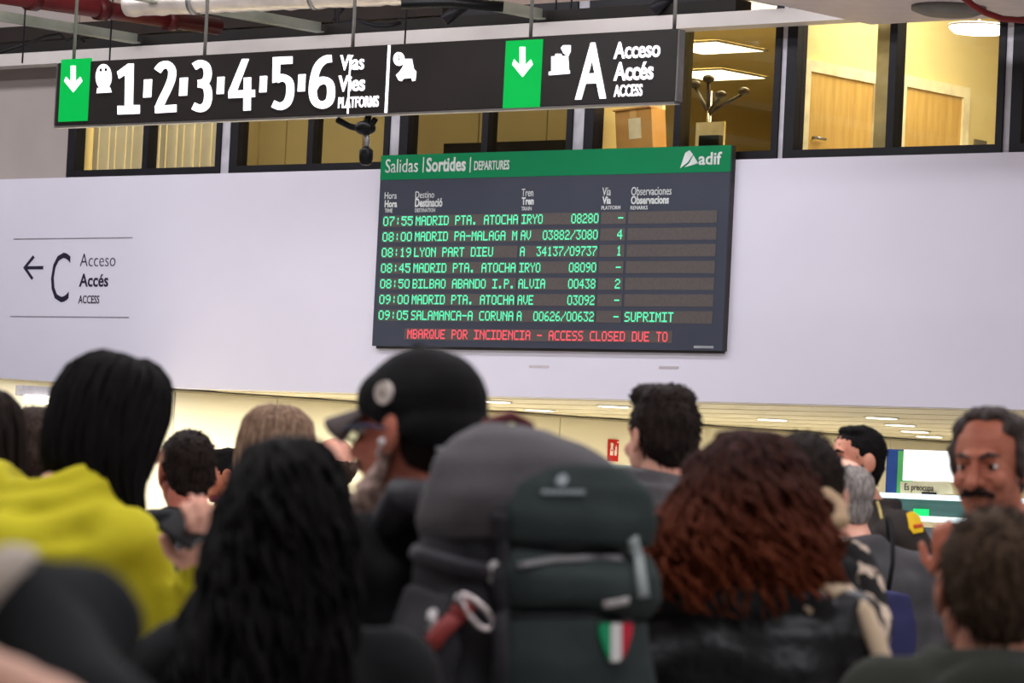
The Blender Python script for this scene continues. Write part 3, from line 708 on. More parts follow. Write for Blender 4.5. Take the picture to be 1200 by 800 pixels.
GL = {'A': '01110 10001 10001 11111 10001 10001 10001', 'B': '11110 10001 10001 11110 10001 10001 11110', 'C': '01111 10000 10000 10000 10000 10000 01111', 'D': '11110 10001 10001 10001 10001 10001 11110',
'E': '11111 10000 10000 11110 10000 10000 11111', 'H': '10001 10001 10001 11111 10001 10001 10001', 'I': '11111 00100 00100 00100 00100 00100 11111', 'L': '10000 10000 10000 10000 10000 10000 11111',
'M': '10001 11011 10101 10101 10001 10001 10001', 'N': '10001 11001 10101 10011 10001 10001 10001', 'O': '01110 10001 10001 10001 10001 10001 01110', 'P': '11110 10001 10001 11110 10000 10000 10000',
'Q': '01110 10001 10001 10001 10101 10010 01101', 'R': '11110 10001 10001 11110 10100 10010 10001', 'S': '01111 10000 10000 01110 00001 00001 11110', 'T': '11111 00100 00100 00100 00100 00100 00100',
'U': '10001 10001 10001 10001 10001 10001 01110', 'V': '10001 10001 10001 10001 10001 01010 00100', 'Y': '10001 10001 01010 00100 00100 00100 00100', 'G': '01110 10000 10000 10011 10001 10001 01110',
'0': '01110 10001 10001 10001 10001 10001 01110', '1': '00100 01100 00100 00100 00100 00100 01110', '2': '01110 10001 00001 00110 01000 10000 11111', '3': '11111 00010 00100 00010 00001 10001 01110',
'4': '00010 00110 01010 10010 11111 00010 00010', '5': '11111 10000 11110 00001 00001 10001 01110', '6': '00110 01000 10000 11110 10001 10001 01110', '7': '11111 00001 00010 00100 01000 01000 01000',
'8': '01110 10001 10001 01110 10001 10001 01110', '9': '01110 10001 10001 01111 00001 00010 01100', ':': '00000 00100 00100 00000 00100 00100 00000', '.': '00000 00000 00000 00000 00000 01100 01100',
'-': '00000 00000 00000 11111 00000 00000 00000', '/': '00001 00001 00010 00100 01000 10000 10000', ' ': '00000 ' * 7}
def led_text(s, x0, zc, cw, ch, m):
    bm = bmesh.new(); px = cw / 6.0; pz = ch / 7.0
    for i, chh in enumerate(s):
        rows = GL[chh].split()
        for r_, row in enumerate(rows):
            for c_, bit in enumerate(row):
                if bit == '1':
                    ax = x0 + i * cw + c_ * px; az = zc + ch / 2 - r_ * pz
                    f = [bm.verts.new(Vector(q) - do) for q in ((ax, YB - 0.006, az - pz), (ax + px, YB - 0.006, az - pz), (ax + px, YB - 0.006, az), (ax, YB - 0.006, az))]
                    bm.faces.new(f)
    me = bpy.data.meshes.new('led_text'); bm.to_mesh(me); bm.free()
    o_ = link('led_text', me, m, db); o_['kind'] = 'stuff'; return o_
def bxx(px, py=310): return on_y(px, py, YB).x
cols = [(446, 482), (484, 606), (608, 700), (702, 731), (734, 838)]
z_first = on_y(640, 256.5, YB).z; z_last = on_y(640, 370.5, YB).z
CW = (bxx(606) - bxx(484)) / 18.0
PH = abs(on_y(640, 300, YB).z - on_y(640, 314, YB).z)
rowsT = [('07:55', 'MADRID PTA. ATOCHA', 'IRYO     08280', '-', ''), ('08:00', 'MADRID PA-MALAGA M', 'AV  03882/3080', '4', ''), ('08:19', 'LYON PART DIEU', 'A  34137/09737', '1', ''),
         ('08:45', 'MADRID PTA. ATOCHA', 'IRYO     08090', '-', ''), ('08:50', 'BILBAO ABANDO I.P.', 'ALVIA    00438', '2', ''), ('09:00', 'MADRID PTA. ATOCHA', 'AVE      03092', '-', ''),
         ('09:05', 'SALAMANCA-A CORUNA', 'A  00626/00632', '-', 'SUPRIMIT')]
for i, row in enumerate(rowsT):
    zc = z_first + (z_last - z_first) * i / 6.0
    for j, (a, b) in enumerate(cols):
        xa, xb = bxx(a), bxx(b)
        box('led_row_panel', Vector((xa, YB - 0.003, zc - PH / 2)) - do, Vector((xb, YB + 0.002, zc + PH / 2)) - do, M_ledbg, db)
        s = row[j]
        if s:
            cw = CW if j != 2 else (xb - xa) / 14.0
            if j == 0: cw = (xb - xa) / 5.0
            x0 = xa + 0.012 if j != 3 else xb - cw * 1.2
            led_text(s, x0, zc, cw * 0.99, PH * 0.8, M_led)
zc = on_y(640, 393, YB).z
xa, xb = bxx(478), bxx(792)
box('led_row_panel', Vector((xa, YB - 0.003, zc - PH / 2)) - do, Vector((xb, YB + 0.002, zc + PH / 2)) - do, M_ledbg, db)
s = 'MBARQUE POR INCIDENCIA - ACCESS CLOSED DUE TO'
led_text(s, bxx(482), zc, (bxx(788) - bxx(482)) / len(s), PH * 0.8, M_ledr)
pbox('maker_plate', (813, 405, 836, 408), YB - 0.003, YB, mat('plate_pale', (170, 174, 178), 0.5), db)
box('bottom_dark_rail', Vector((bx0 + 0.02, YB + 0.03, bz0 - 0.02)) - do, Vector((bx1 - 0.02, W0, bz0)) - do, M_bside, db)  # dark rail set back under the lower edge of the board

# ================================================================== WALL LETTERING: access C
YL = W0 - 0.002
M_ink = mat('wall_ink', (44, 40, 60), 0.6)
M_line = mat('wall_line', (150, 146, 156), 0.6)
ac = empty('wall_direction_sign', (on_y(85, 325, YL).x, YL, on_y(85, 370, YL).z)); tag(ac, 'dark printed Access C lettering with left arrow between two thin lines', 'wall sign')
text_fit('letter_c', 'C', (60, 296, 81.5, 354), YL, M_ink, ac, -0.008, 0.002)
text_fit('lettering', 'Acceso', (94, 297, 135.5, 312), YL, M_ink, ac, -0.012, 0.002)
text_fit('lettering', 'Accés', (93, 320.5, 127, 336), YL, M_ink, ac, 0.02, 0.002)
text_fit('lettering', 'ACCESS', (92, 346, 116.5, 355.5), YL, M_ink, ac, 0.01, 0.002)
ppoly('arrow', [(27, 313.5), (38.5, 299), (40.5, 301.5), (32, 311.8), (50.5, 311.5), (50.5, 315.5), (32, 315.5), (39, 325.5), (37, 328)], YL - 0.002, YL, M_ink, ac)
pbox('rule_line', (16, 278.6, 155, 279.8), YL - 0.002, YL, M_line, ac)
pbox('rule_line', (12, 370.6, 151, 371.8), YL - 0.002, YL, M_line, ac)
for k, b4 in enumerate(((620, 428, 643, 431), (772, 429, 795, 432))):
    m_ = pbox('wall_bracket', b4, W0 - 0.004, W0, mat('bracket_pale', (205, 196, 200), 0.5)); tag(m_, ['left', 'right'][k] + ' faint small fixing mark on the wall under the board', 'bracket')

# ================================================================== ACCESS DESK with screen at the right
YK = at(1085, 560, 22.0).y
kd = empty('access_desk', (on_y(1085, 600, YK).x, YK, 0)); tag(kd, 'grey access desk with glowing glass edges behind the crowd at right', 'desk')
M_glow = mat('edge_glow', (220, 236, 238), 0.3, emit=(214, 234, 238), estr=0.95)
M_teal = mat('desk_teal', (96, 130, 124), 0.25, (88, 122, 118))
M_dgrey = mat('desk_grey', (120, 128, 130), 0.45, (112, 120, 122))
pbox('glowing_edge', (1030, 581.5, 1260, 588), YK - 0.05, YK + 0.35, M_glow, kd)
pbox('glass_front', (1032, 587, 1258, 607), YK, YK + 0.3, M_teal, kd)
pbox('glowing_edge', (1030, 607.5, 1260, 614), YK - 0.03, YK + 0.33, M_glow, kd)
lo = on_y(1032, 614, YK); hi = on_y(1258, 614, YK)
box('cabinet', Vector((lo.x, YK, 0.0)) - kd.location, Vector((hi.x, YK + 0.3, lo.z - 0.005)) - kd.location, M_dgrey, kd)
gl = pbox('exit_light', (1070, 596, 1086, 606.5), YK - 0.025, YK - 0.001, mat('exit_green', (20, 160, 80), 0.4, emit=(40, 220, 120), estr=1.0)); tag(gl, 'small glowing green running-man exit light on the desk front', 'exit light')
pl_ = gl
ds = empty('info_screen', (on_y(1080, 575, YK + 0.1).x, YK + 0.1, on_y(1080, 580, YK + 0.1).z)); tag(ds, 'glowing white information screen with blue and green side panels', 'screen')
YI = YK + 0.1
pbox('blue_panel', (1038, 526, 1051.5, 578.5), YI, YI + 0.12, mat('panel_blue', (52, 84, 150), 0.4), ds, 0.006)
pbox('green_panel', (1051.5, 528, 1058.5, 579), YI - 0.002, YI + 0.1, mat('panel_green', (96, 186, 104), 0.4), ds)
pbox('display', (1058.5, 527.5, 1111, 563.5), YI - 0.004, YI + 0.08, mat('display_white', (240, 240, 240), 0.4, emit=(250, 250, 246), estr=1.2), ds)
for k in range(5): pbox('text_line', (1063, 531 + k * 3.2, 1083 - 3 * (k % 2), 532 + k * 3.2), YI - 0.006, YI - 0.003, mat('faint_text', (236, 190, 190), 0.5, emit=(240, 205, 205), estr=0.9), ds)
ppoly('down_arrow', [(1096, 543), (1097.3, 543), (1097.3, 555), (1100, 552), (1101, 553), (1096.6, 558.5), (1092, 553), (1093, 552), (1096, 555)], YI - 0.006, YI - 0.003, mat('faint_arrow', (200, 206, 204), 0.5, emit=(205, 210, 208), estr=0.9), ds)
cd = empty('counter_card', (on_y(1085, 582, YK - 0.02).x, YK + 0.02, on_y(1085, 580, YK).z)); tag(cd, 'cream card reading Es preocupa standing under the screen', 'card')
ppoly('card', [(1055, 564), (1112, 564), (1117, 578.5), (1055, 579.5)], YK + 0.02, YK + 0.03, mat('card_cream', (226, 216, 176), 0.7), cd)
text_fit('lettering', 'Es preocupa', (1060, 567, 1094, 577), YK + 0.019, mat('card_ink', (60, 56, 48), 0.6), cd, 0.0, 0.002)
pbox('clip', (1080, 576.5, 1096, 579), YK + 0.005, YK + 0.018, M_frame, cd)
tg = empty('ticket_machine', at(712, 560, 27.0)); tg.location.z = 0; tag(tg, 'grey green ticket machine cabinet under the red fire sign', 'ticket machine')
zg = at(712, 544, 27.0).z
box('cabinet', (-0.2, -0.15, 0), (0.2, 0.15, zg - 0.05), mat('gate_grey', (150, 160, 140), 0.4), tg, 0.02); box('top_plate', (-0.22, -0.17, zg - 0.05), (0.22, 0.17, zg), mat('gate_top', (176, 190, 170), 0.35), tg, 0.01)
tg.rotation_euler.z = YAW

# ================================================================== PEOPLE
M_eye = mat('eye_white', (225, 218, 210), 0.25)
M_iris = mat('iris_dark', (34, 24, 18), 0.2)
def rotm(yaw=0, pitch=0, roll=0):
    return Matrix.Rotation(R(yaw), 4, 'Z') @ Matrix.Rotation(R(pitch), 4, 'X') @ Matrix.Rotation(R(roll), 4, 'Y')

class Person:
    """A figure facing local +Y, its right side at +X, feet at z = 0. Head centre at self.hc, head frame self.HM."""
    def __init__(s, px, top, d, label, yaw=0, head=(0, 0, 0), headoff=(0, 0.02, 0), female=False, group=None, hpx=None, tall=0.0, build=1.0):
        H = at(px, top, d).z
        s.H = H; s.s = k = H / 1.75; s.b = build
        hd = at(hpx if hpx is not None else px, top, d)
        ang = YAW + R(yaw)
        rot = Matrix.Rotation(ang, 4, 'Z')
        base = hd - rot @ Vector((headoff[0], headoff[1], 0))
        s.root = empty('person', (base.x, base.y, 0), ang)
        tag(s.root, label, 'person', group)
        s.hc = Vector((headoff[0], headoff[1], H - 0.115 - tall + headoff[2]))
        s.HM = Matrix.Translation(s.hc) @ rotm(*head)
        s.fem = female
        sw = (0.165 if female else 0.19) * k * build
        s.S = {-1: Vector((-sw, -0.02, 1.415 * k)), 1: Vector((sw, -0.02, 1.415 * k))}
        s.E = {q: s.S[q] + Vector((q * 0.055, -0.02, -0.285 * k)) for q in (-1, 1)}
        s.W = {q: s.E[q] + Vector((q * -0.01, 0.07, -0.245 * k)) for q in (-1, 1)}
        s.handdir = {q: Vector((0, 0.15, -1)).normalized() for q in (-1, 1)}
        s.palm = {q: Vector((-q, 0, 0)) for q in (-1, 1)}
        s.curl = {-1: 22, 1: 22}
    def loc(s, px, py, d):
        return s.root.matrix_basis.inverted() @ at(px, py, d)
    def head_prims(s, v, nose=1.0, ears=True, chin=1.0):
        v.M = s.HM
        v.ell((0, -0.014, 0.026), (0.074, 0.093, 0.089)); v.ell((0, 0.028, -0.03), (0.062, 0.066, 0.085))
        v.ell((0, 0.04, -0.076), (0.046, 0.046, 0.037 * chin)); v.ell((0, 0.074, -0.098), (0.02, 0.016, 0.016))
        v.chain([(0, 0.086, 0.018), (0, 0.104, -0.012), (0, 0.112 * nose, -0.028)], [0.009, 0.011, 0.014]); v.ell((0.011, 0.098, -0.03), 0.009); v.ell((-0.011, 0.098, -0.03), 0.009)
        v.ell((0, 0.081, 0.027), (0.046, 0.016, 0.011))
        for q in (-1, 1):
            v.ell((q * 0.039, 0.066, -0.026), (0.02, 0.022, 0.02)); v.ell((q * 0.03, 0.078, 0.013), (0.014, 0.008, 0.005))
            if ears:
                v.ell((q * 0.078, -0.006, -0.004), (0.008, 0.022, 0.033), (0, 0, q * 22)); v.ell((q * 0.075, 0.0, -0.028), (0.007, 0.012, 0.012))
        v.ell((0, 0.089, -0.058), (0.024, 0.011, 0.006)); v.ell((0, 0.088, -0.069), (0.021, 0.011, 0.007))
        v.cap((0, -0.02, -0.07), (0, -0.035, -0.13), 0.058, 0.057)
        v.M = Matrix.Identity(4)
    def hand_prims(s, v, q):
        W = s.W[q]; d = s.handdir[q].normalized(); pn = s.palm[q]; pn = (pn - d * pn.dot(d)).normalized(); ac = d.cross(pn).normalized()
        B = Matrix((ac, pn, d)).transposed().to_4x4(); B.translation = W
        v.M = B
        v.cap((0, 0, -0.03), (0, 0, 0.02), 0.027, 0.026)
        v.ell((0, 0, 0.05), (0.041, 0.017, 0.048)); v.ell((0.0, 0.006, 0.03), (0.033, 0.017, 0.03))
        th = q if pn.dot(Vector((-q, 0, 0))) >= 0 else -q
        th = s.thumb.get(q, 1) if hasattr(s, 'thumb') else 1
        for i, (ln, off) in enumerate(zip((0.064, 0.074, 0.069, 0.054), (0.031, 0.0105, -0.0105, -0.031))):
            p = Vector((th * off, 0, 0.084 - abs(off) * 0.25)); a = R(s.curl[q] * (1 + 0.12 * i)); tot = 0.25 * a
            for f_, rr in ((0.45, 0.0095), (0.32, 0.0088), (0.25, 0.008)):
                n_ = p + Vector((0, math.sin(tot), math.cos(tot))) * ln * f_
                v.cap(p, n_, rr, rr * 0.93, 10); p = n_; tot += a
        p = Vector((th * 0.034, 0.006, 0.026)); dv = Vector((th * 0.75, 0.35, 0.62)).normalized()
        n1 = p + dv * 0.034; n2 = n1 + (dv + Vector((-th * 0.3, 0.15, 0.5))).normalized() * 0.03
        v.chain([p, n1, n2], [0.014, 0.0115, 0.009], 10)
        v.M = Matrix.Identity(4)
    def body(s, skin, nose=1.0, fine=0.0048, hands=(-1, 1), arm_r=0.045, ears=True, chin=1.0):
        k = s.s
        v = Vol(); s.head_prims(v, nose, ears, chin)
        nb = Vector((0, -0.03, 1.44 * k)); nt_ = s.HM @ Vector((0, -0.03, -0.1))
        v.chain([nt_, nb], [0.057 if not s.fem else 0.05, 0.066])
        m1 = v.mesh(fine, 2)
        v = Vol()
        for q in (-1, 1):
            if q in hands: s.hand_prims(v, q)
            v.cap(s.E[q].lerp(s.W[q], 0.5), s.W[q], arm_r * 0.86, 0.027)
        m3 = v.mesh(0.006, 1)
        v = Vol()
        v.loft([(0.82 * k, 0.14, 0.1), (0.95 * k, 0.15, 0.105), (1.1 * k, 0.13, 0.095), (1.3 * k, 0.155, 0.1, 0, -0.01), (1.4 * k, 0.14, 0.085, 0, -0.02), (1.47 * k, 0.07, 0.065, 0, -0.03)], 20)
        for q in (-1, 1):
            v.cap(s.S[q], s.E[q], 0.052, arm_r); v.cap(s.E[q], s.E[q].lerp(s.W[q], 0.6), arm_r, arm_r * 0.86)
            v.chain([(q * 0.09, 0, 0.9 * k), (q * 0.1, 0.01, 0.5 * k), (q * 0.1, -0.02, 0.09 * k)], [0.078, 0.052, 0.036])
            v.chain([(q * 0.1, -0.03, 0.06), (q * 0.105, 0.11, 0.05)], [0.038, 0.035])
        m2 = v.mesh(0.016, 2)
        me = join_meshes([m1, m2, m3], 'body')
        o = link('body', me, skin, s.root); s.bodyo = o
        return o
    def eyes(s, brow=None, look=(0, 0)):
        for q in (-1, 1):
            v = Vol(s.HM).ell((q * 0.031, 0.0745, 0.004), (0.0122, 0.0095, 0.0062), seg=14); e = link('eye', bm_mesh(v.bm, 'eye', True), M_eye, s.root)
            v = Vol(s.HM).ell((q * 0.031 + look[0], 0.0825, 0.004), (0.0066, 0.003, 0.0058), seg=12); link('iris', bm_mesh(v.bm, 'iris', True), M_iris, e)
            if brow is not None:
                v = Vol(s.HM).chain([(q * 0.012, 0.094, 0.024), (q * 0.03, 0.091, 0.031), (q * 0.05, 0.078, 0.026)], [0.0045, 0.0055, 0.003], 8)
                link('eyebrow', v.mesh(0.003, 0, amp2=0.001), brow, s.root)
    def jacket(s, m, name='jacket', hem=0.86, g=1.0, voxel=0.0115, amp=0.012, freq=(7, 7, 13), rs=1.0, neck=True, extra=None, smooth=3, sleeves=(-1, 1), amp2=0.0, wr=1.0, seed=0, short=False):
        k = s.s; v = Vol(); b = s.b * g; f = 0.9 if s.fem else 1.0
        rg = [(hem * k, 0.182 * b * f + 0.0, 0.135 * b), (0.96 * k, 0.184 * b * f, 0.138 * b), (1.07 * k, 0.172 * b * f, 0.128 * b), (1.2 * k, 0.186 * b * f, 0.132 * b, 0, -0.005),
              (1.32 * k, 0.198 * b * f, 0.128 * b, 0, -0.012), (1.40 * k, 0.188 * b * f, 0.112 * b, 0, -0.02), (1.452 * k, 0.13 * b * f, 0.09 * b, 0, -0.025)]
        if neck: rg += [(1.49 * k, 0.082 * b, 0.078 * b, 0, -0.02), (1.515 * k, 0.073, 0.07, s.hc.x * 0.3, -0.015)]
        v.loft(rg, 32, 2.3)
        for q in (-1, 1):
            v.ell(s.S[q] + Vector((-q * 0.01, 0, -0.012)), (0.07 * rs * b, 0.07 * rs * b, 0.066 * rs))
            v.cap(s.S[q] + Vector((-q * 0.10, 0, 0.012)), s.S[q], 0.062 * rs, 0.064 * rs)
            if q in sleeves:
                if short:
                    v.cap(s.S[q], s.S[q].lerp(s.E[q], 0.75), 0.068 * rs, 0.066 * rs)
                else:
                    v.cap(s.S[q], s.E[q], 0.069 * rs, 0.058 * rs); v.cap(s.E[q], s.E[q].lerp(s.W[q], 0.93), 0.057 * rs, 0.042 * rs * wr)
        if extra: extra(v, s)
        o = link(name, v.mesh(voxel, smooth, amp, freq, amp2, seed=seed + len(bpy.data.objects) % 17), m, s.root); s.jk = o
        return o
    def lower(s, m, shoe, g=1.0):
        k = s.s; v = Vol()
        v.loft([(0.80 * k, 0.16 * g, 0.115 * g), (0.9 * k, 0.172 * g, 0.124 * g), (0.99 * k, 0.165 * g, 0.118 * g)], 24)
        for q in (-1, 1):
            v.chain([(q * 0.09, 0, 0.88 * k), (q * 0.1, 0.012, 0.5 * k), (q * 0.1, -0.015, 0.1 * k)], [0.092 * g, 0.07 * g, 0.058 * g])
        link('trousers', v.mesh(0.018, 2, 0.006, (9, 9, 14)), m, s.root)
        for q in (-1, 1):
            v = Vol(); v.chain([(q * 0.1, -0.05, 0.055), (q * 0.105, 0.04, 0.05), (q * 0.108, 0.135, 0.04)], [0.045, 0.046, 0.04]); v.cap((q * 0.1, -0.03, 0.06), (q * 0.1, -0.02, 0.12), 0.048, 0.05)
            me = v.mesh(0.012, 1)
            for vv in me.vertices: vv.co.z = max(vv.co.z, 0.002)
            link('shoe', me, shoe, s.root)
    def short_hair(s, m, extra=(), nape=True, tuft=260, tl=0.022, seed=1, top=1.0, amp2=0.0022, base=True, wide=1.0, front=True):
        v = Vol(s.HM)
        if base:
            v.ell((0, -0.022, 0.036), (0.081 * wide, 0.096, 0.089 * top)); v.ell((0, -0.045, 0.0), (0.075 * wide, 0.062, 0.075))
            if front: v.ell((0, 0.03, 0.085), (0.055, 0.042, 0.032))
        if nape: v.ell((0, -0.06, -0.042), (0.052, 0.035, 0.045))
        for c, r_ in extra: v.ell(c, r_)
        m1 = v.mesh(0.0055, 1, 0.002, (25, 25, 25), amp2, (110, 110, 70), seed)
        rnd = random.Random(seed); bm = bmesh.new()
        me_v = [vv for vv in m1.vertices]; Mi = s.HM.inverted()
        for _ in range(tuft):
            vv = rnd.choice(me_v); p = vv.co.copy(); n = vv.normal.copy()
            lp = Mi @ p
            t = s.HM.to_3x3() @ Vector((rnd.uniform(-.5, .5), -0.4 + (0.9 if lp.z > 0.08 and lp.y > 0 else 0) + rnd.uniform(-.4, .4), -0.7 if lp.z < 0.07 else 0.1))
            d = (t - n * t.dot(n)).normalized() * 0.8 + n * 0.3
            L = tl * rnd.uniform(0.5, 1.2)
            tube_bm(bm, [p - n * 0.002, p + d * L * 0.6, p + d * L + Vector((0, 0, -0.004))], [0.0024, 0.0018, 0.0005], 4)
        m2 = bpy.data.meshes.new('t'); bm.to_mesh(m2); bm.free()
        o = link('hair', join_meshes([m1, m2], 'hair'), m, s.root); return o
    def long_hair(s, m, rings, n=220, wave=0.006, wf=5.0, lr=0.007, seed=2, jit=0.06, amp=0.008, face=58, ends=(0.75, 1.04), curl=0.0, voxel=0.009, tips=None, spread=0.0):
        """rings in the head frame, from crown to tips: (z, rx, ry, cx, cy)"""
        v = Vol(Matrix.Translation(s.hc) @ s.HM.to_3x3().to_4x4()); v.loft(rings, 32)
        m1 = v.mesh(voxel, 3, amp, (14, 14, 6), amp * 0.5, (60, 60, 16), seed)
        rnd = random.Random(seed); bm = bmesh.new(); nr = len(rings) - 1
        full = [tuple(r_) + (0.0,) * (5 - len(r_)) for r_ in rings]
        for _ in range(n):
            ph = rnd.uniform(0, 2 * math.pi)
            a = (math.degrees(ph) - 90 + 180) % 360 - 180
            end = rnd.uniform(*ends); st = rnd.uniform(0.0, 0.28)
            if abs(a) < face: end = min(end, 0.22); st = 0.0
            drift = rnd.uniform(-0.35, 0.35); jr = 1 + rnd.uniform(-jit, jit); w0 = rnd.uniform(0, 6.28); wk = wf * rnd.uniform(0.7, 1.3)
            pts = []; rad = []; N = 14 if not curl else 26
            r0 = lr * rnd.uniform(0.6, 1.3); wamp = wave * rnd.uniform(0.5, 1.5); out_ = rnd.uniform(0, spread)
            for i in range(N + 1):
                t = st + (end - st) * i / N; u = min(max(t, 0), 1.03) * nr; j = min(int(u), nr - 1); f_ = u - j
                g = [full[j][c] + (full[j + 1][c] - full[j][c]) * f_ for c in range(5)]
                p2 = ph + drift * t; tt = i / N
                rr = jr + out_ * tt * tt
                wv = wamp * (0.3 + tt) ; cz = 0
                p = Vector((g[3] + g[1] * rr * math.cos(p2), g[4] + g[2] * rr * math.sin(p2), g[0]))
                tg_ = Vector((-math.sin(p2), math.cos(p2), 0)); rd = Vector((math.cos(p2), math.sin(p2), 0))
                p += tg_ * wv * math.sin(w0 + wk * tt * 6.28) + rd * (wv * (1.0 if curl else 0.4)) * math.cos(w0 + wk * tt * 6.28)
                pts.append(v.M @ p); rad.append(r0 * (1 - 0.75 * tt ** 3) * (0.4 + 0.6 * min(1, i / 2)))
            tube_bm(bm, pts, rad, 5)
        m2 = bpy.data.meshes.new('t'); bm.to_mesh(m2); bm.free()
        return link('hair', join_meshes([m1, m2], 'hair'), m, s.root)
    def part(s, name, v, m, voxel=0.008, smooth=2, parent=None, **kw):
        return link(name, v.mesh(voxel, smooth, **kw), m, parent or s.root)

# shared materials
SK_A = skin_mat('skin_warm', (196, 140, 116)); SK_B = skin_mat('skin_pale', (222, 170, 148)); SK_C = skin_mat('skin_tan', (176, 112, 84)); SK_D = skin_mat('skin_ruddy', (192, 118, 96))
H_black = hair_mat('hair_black', (20, 17, 16), (9, 8, 8)); H_dark = hair_mat('hair_dark_brown', (40, 30, 25), (20, 15, 13)); H_brown = hair_mat('hair_brown', (70, 54, 44), (40, 31, 26))
H_blond = hair_mat('hair_ash_blond', (150, 122, 100), (92, 72, 58)); H_grey = hair_mat('hair_grey', (150, 142, 136), (98, 92, 88)); H_salt = hair_mat('hair_greying', (78, 70, 66), (46, 40, 38))
H_black2 = hair_mat('hair_deep_black', (16, 13, 12), (7, 6, 6))
C_black = mat('cloth_black', (16, 16, 17), 0.9, (11, 11, 12), scale=9, bump=0.2, bscale=200)
C_jean = mat('cloth_denim', (40, 46, 66), 0.9, (32, 37, 54), scale=12, bump=0.2, bscale=150)
C_shoe = mat('shoe_dark', (30, 28, 28), 0.5)
C_char = mat('cloth_charcoal', (62, 60, 62), 0.75, (52, 50, 52), scale=9, bump=0.15, bscale=160)

# ---- the woman in the yellow hoodie
M_yel = mat('hoodie_yellow', (190, 180, 38), 0.9, (178, 167, 32), scale=5, bump=0.15, bscale=180)
p = Person(140, 417, 7.0, 'person in bright yellow hoodie with long dark hair, looking down at a phone', yaw=-38, head=(-6, -14, 4), headoff=(0.055, 0.085, 0), female=True, tall=0.012, build=1.12)
wl_ = p.loc(237, 672, 6.75); el_ = p.loc(206, 795, 6.85)
p.S[1] = p.S[1] + Vector((0.0, 0.0, -0.01))
p.E[1] = el_; p.W[1] = wl_; p.handdir[1] = (p.loc(240, 632, 6.72) - wl_).normalized(); p.palm[1] = (p.loc(215, 665, 6.8) - wl_).normalized(); p.curl[1] = 30
p.body(SK_B)
def hood(v, s):
    k = s.s
    for rr, zz, yy, th in ((0.122, 1.462, -0.03, 0.027), (0.152, 1.415, -0.055, 0.032), (0.1, 1.50, -0.015, 0.02), (0.17, 1.37, -0.06, 0.024)):
        pts = [(rr * math.cos(R(a)), yy + rr * 0.92 * math.sin(R(a)), zz * k + 0.025 * math.sin(R(a * 2 + 40)) + (0.02 if a > 270 else 0)) for a in range(150, 400, 14)]
        v.chain(pts, th, 10)
    v.ell((0.0, -0.14, 1.38 * k), (0.09, 0.045, 0.08))
    v.cap(s.E[1].lerp(s.W[1], 0.80), s.E[1].lerp(s.W[1], 0.95), 0.05, 0.047)
p.jacket(M_yel, 'hoodie', g=1.06, amp=0.02, freq=(9, 9, 14), rs=1.04, extra=hood, hem=0.84, smooth=2, voxel=0.010)
tube('cuff', [p.E[1].lerp(p.W[1], 0.84), p.E[1].lerp(p.W[1], 0.97)], [0.046, 0.043], M_yel, p.root, 14)
p.lower(C_jean, C_shoe)
p.long_hair(H_black, [(0.128, 0.02, 0.02, 0, -0.01), (0.118, 0.055, 0.062, 0, -0.012), (0.085, 0.086, 0.098, 0, -0.014), (0.03, 0.098, 0.108, 0, -0.02), (-0.04, 0.104, 0.094, 0.004, -0.03), (-0.1, 0.098, 0.082, 0.01, -0.028), (-0.17, 0.078, 0.066, 0.04, 0.005), (-0.25, 0.06, 0.05, 0.075, 0.03), (-0.33, 0.03, 0.024, 0.09, 0.045)], 240, 0.005, 2.0, 0.007, seed=3, spread=0.05)
ph_ = empty('phone', at(226, 612, 6.72), YAW); tag(ph_, 'dark phone with pale blue lit screen held by the yellow hoodie wearer', 'phone')
bm = bmesh.new(); box_bm(bm, (-0.036, -0.005, -0.07), (0.036, 0.005, 0.07), 0.004); link('phone_body', bm_mesh(bm, 'phone_body'), M_black, ph_)
box('phone_screen', (-0.033, -0.0062, 0.01), (0.02, -0.005, 0.05), mat('phone_glow', (110, 140, 150), 0.2, (60, 80, 96), scale=22, emit=(110, 150, 165), estr=0.5), ph_)
ph_.rotation_euler = (R(-62), R(30), YAW + R(-10))

# ---- the man in the cap with the trekking pack
M_cap = mat('cap_black', (18, 17, 17), 0.9, (14, 13, 13), scale=20, bump=0.15, bscale=220)
M_visor = mat('visor_brown', (84, 72, 70), 0.8, (76, 65, 63))
p = Person(492, 410, 6.07, 'person in black cap and glasses with grey beard carrying a trekking backpack', yaw=26, head=(30, -4, 0), headoff=(-0.02, 0.09, 0), tall=0.014, build=1.04)
capman = p
p.body(SK_D, nose=1.02)
p.eyes(H_grey)
def coll(v, s):
    k = s.s
    pts = [(0.085 * math.cos(R(a)), -0.015 + 0.085 * math.sin(R(a)), 1.50 * k) for a in range(0, 361, 24)]; v.chain(pts, 0.024, 8)
p.jacket(mat('jacket_black', (14, 13, 14), 0.85, (10, 9, 10), scale=8, bump=0.15, bscale=120), g=1.04, extra=coll, rs=1.05)
p.lower(C_black, C_shoe)
v = Vol(p.HM).ell((0, -0.045, -0.02), (0.076, 0.06, 0.062)).ell((0, -0.06, -0.05), (0.055, 0.035, 0.035)); p.part('hair', v, H_dark, 0.006, 1, amp2=0.003)
v = Vol(p.HM)
v.chain([(-0.066, 0.012, -0.04), (-0.056, 0.04, -0.08), (-0.03, 0.075, -0.112), (0, 0.09, -0.122), (0.03, 0.075, -0.112), (0.056, 0.04, -0.08), (0.066, 0.012, -0.04)], [0.007, 0.018, 0.026, 0.03, 0.026, 0.02, 0.012]); v.ell((0, 0.075, -0.125), (0.035, 0.03, 0.035)); v.chain([(-0.028, 0.092, -0.056), (0, 0.102, -0.047), (0.028, 0.092, -0.056)], 0.009)
p.part('beard', v, hair_mat('beard_grey', (196, 170, 158), (150, 124, 112)), 0.0055, 1, amp=0.006, freq=(40, 40, 40), amp2=0.008, freq2=(110, 110, 70))
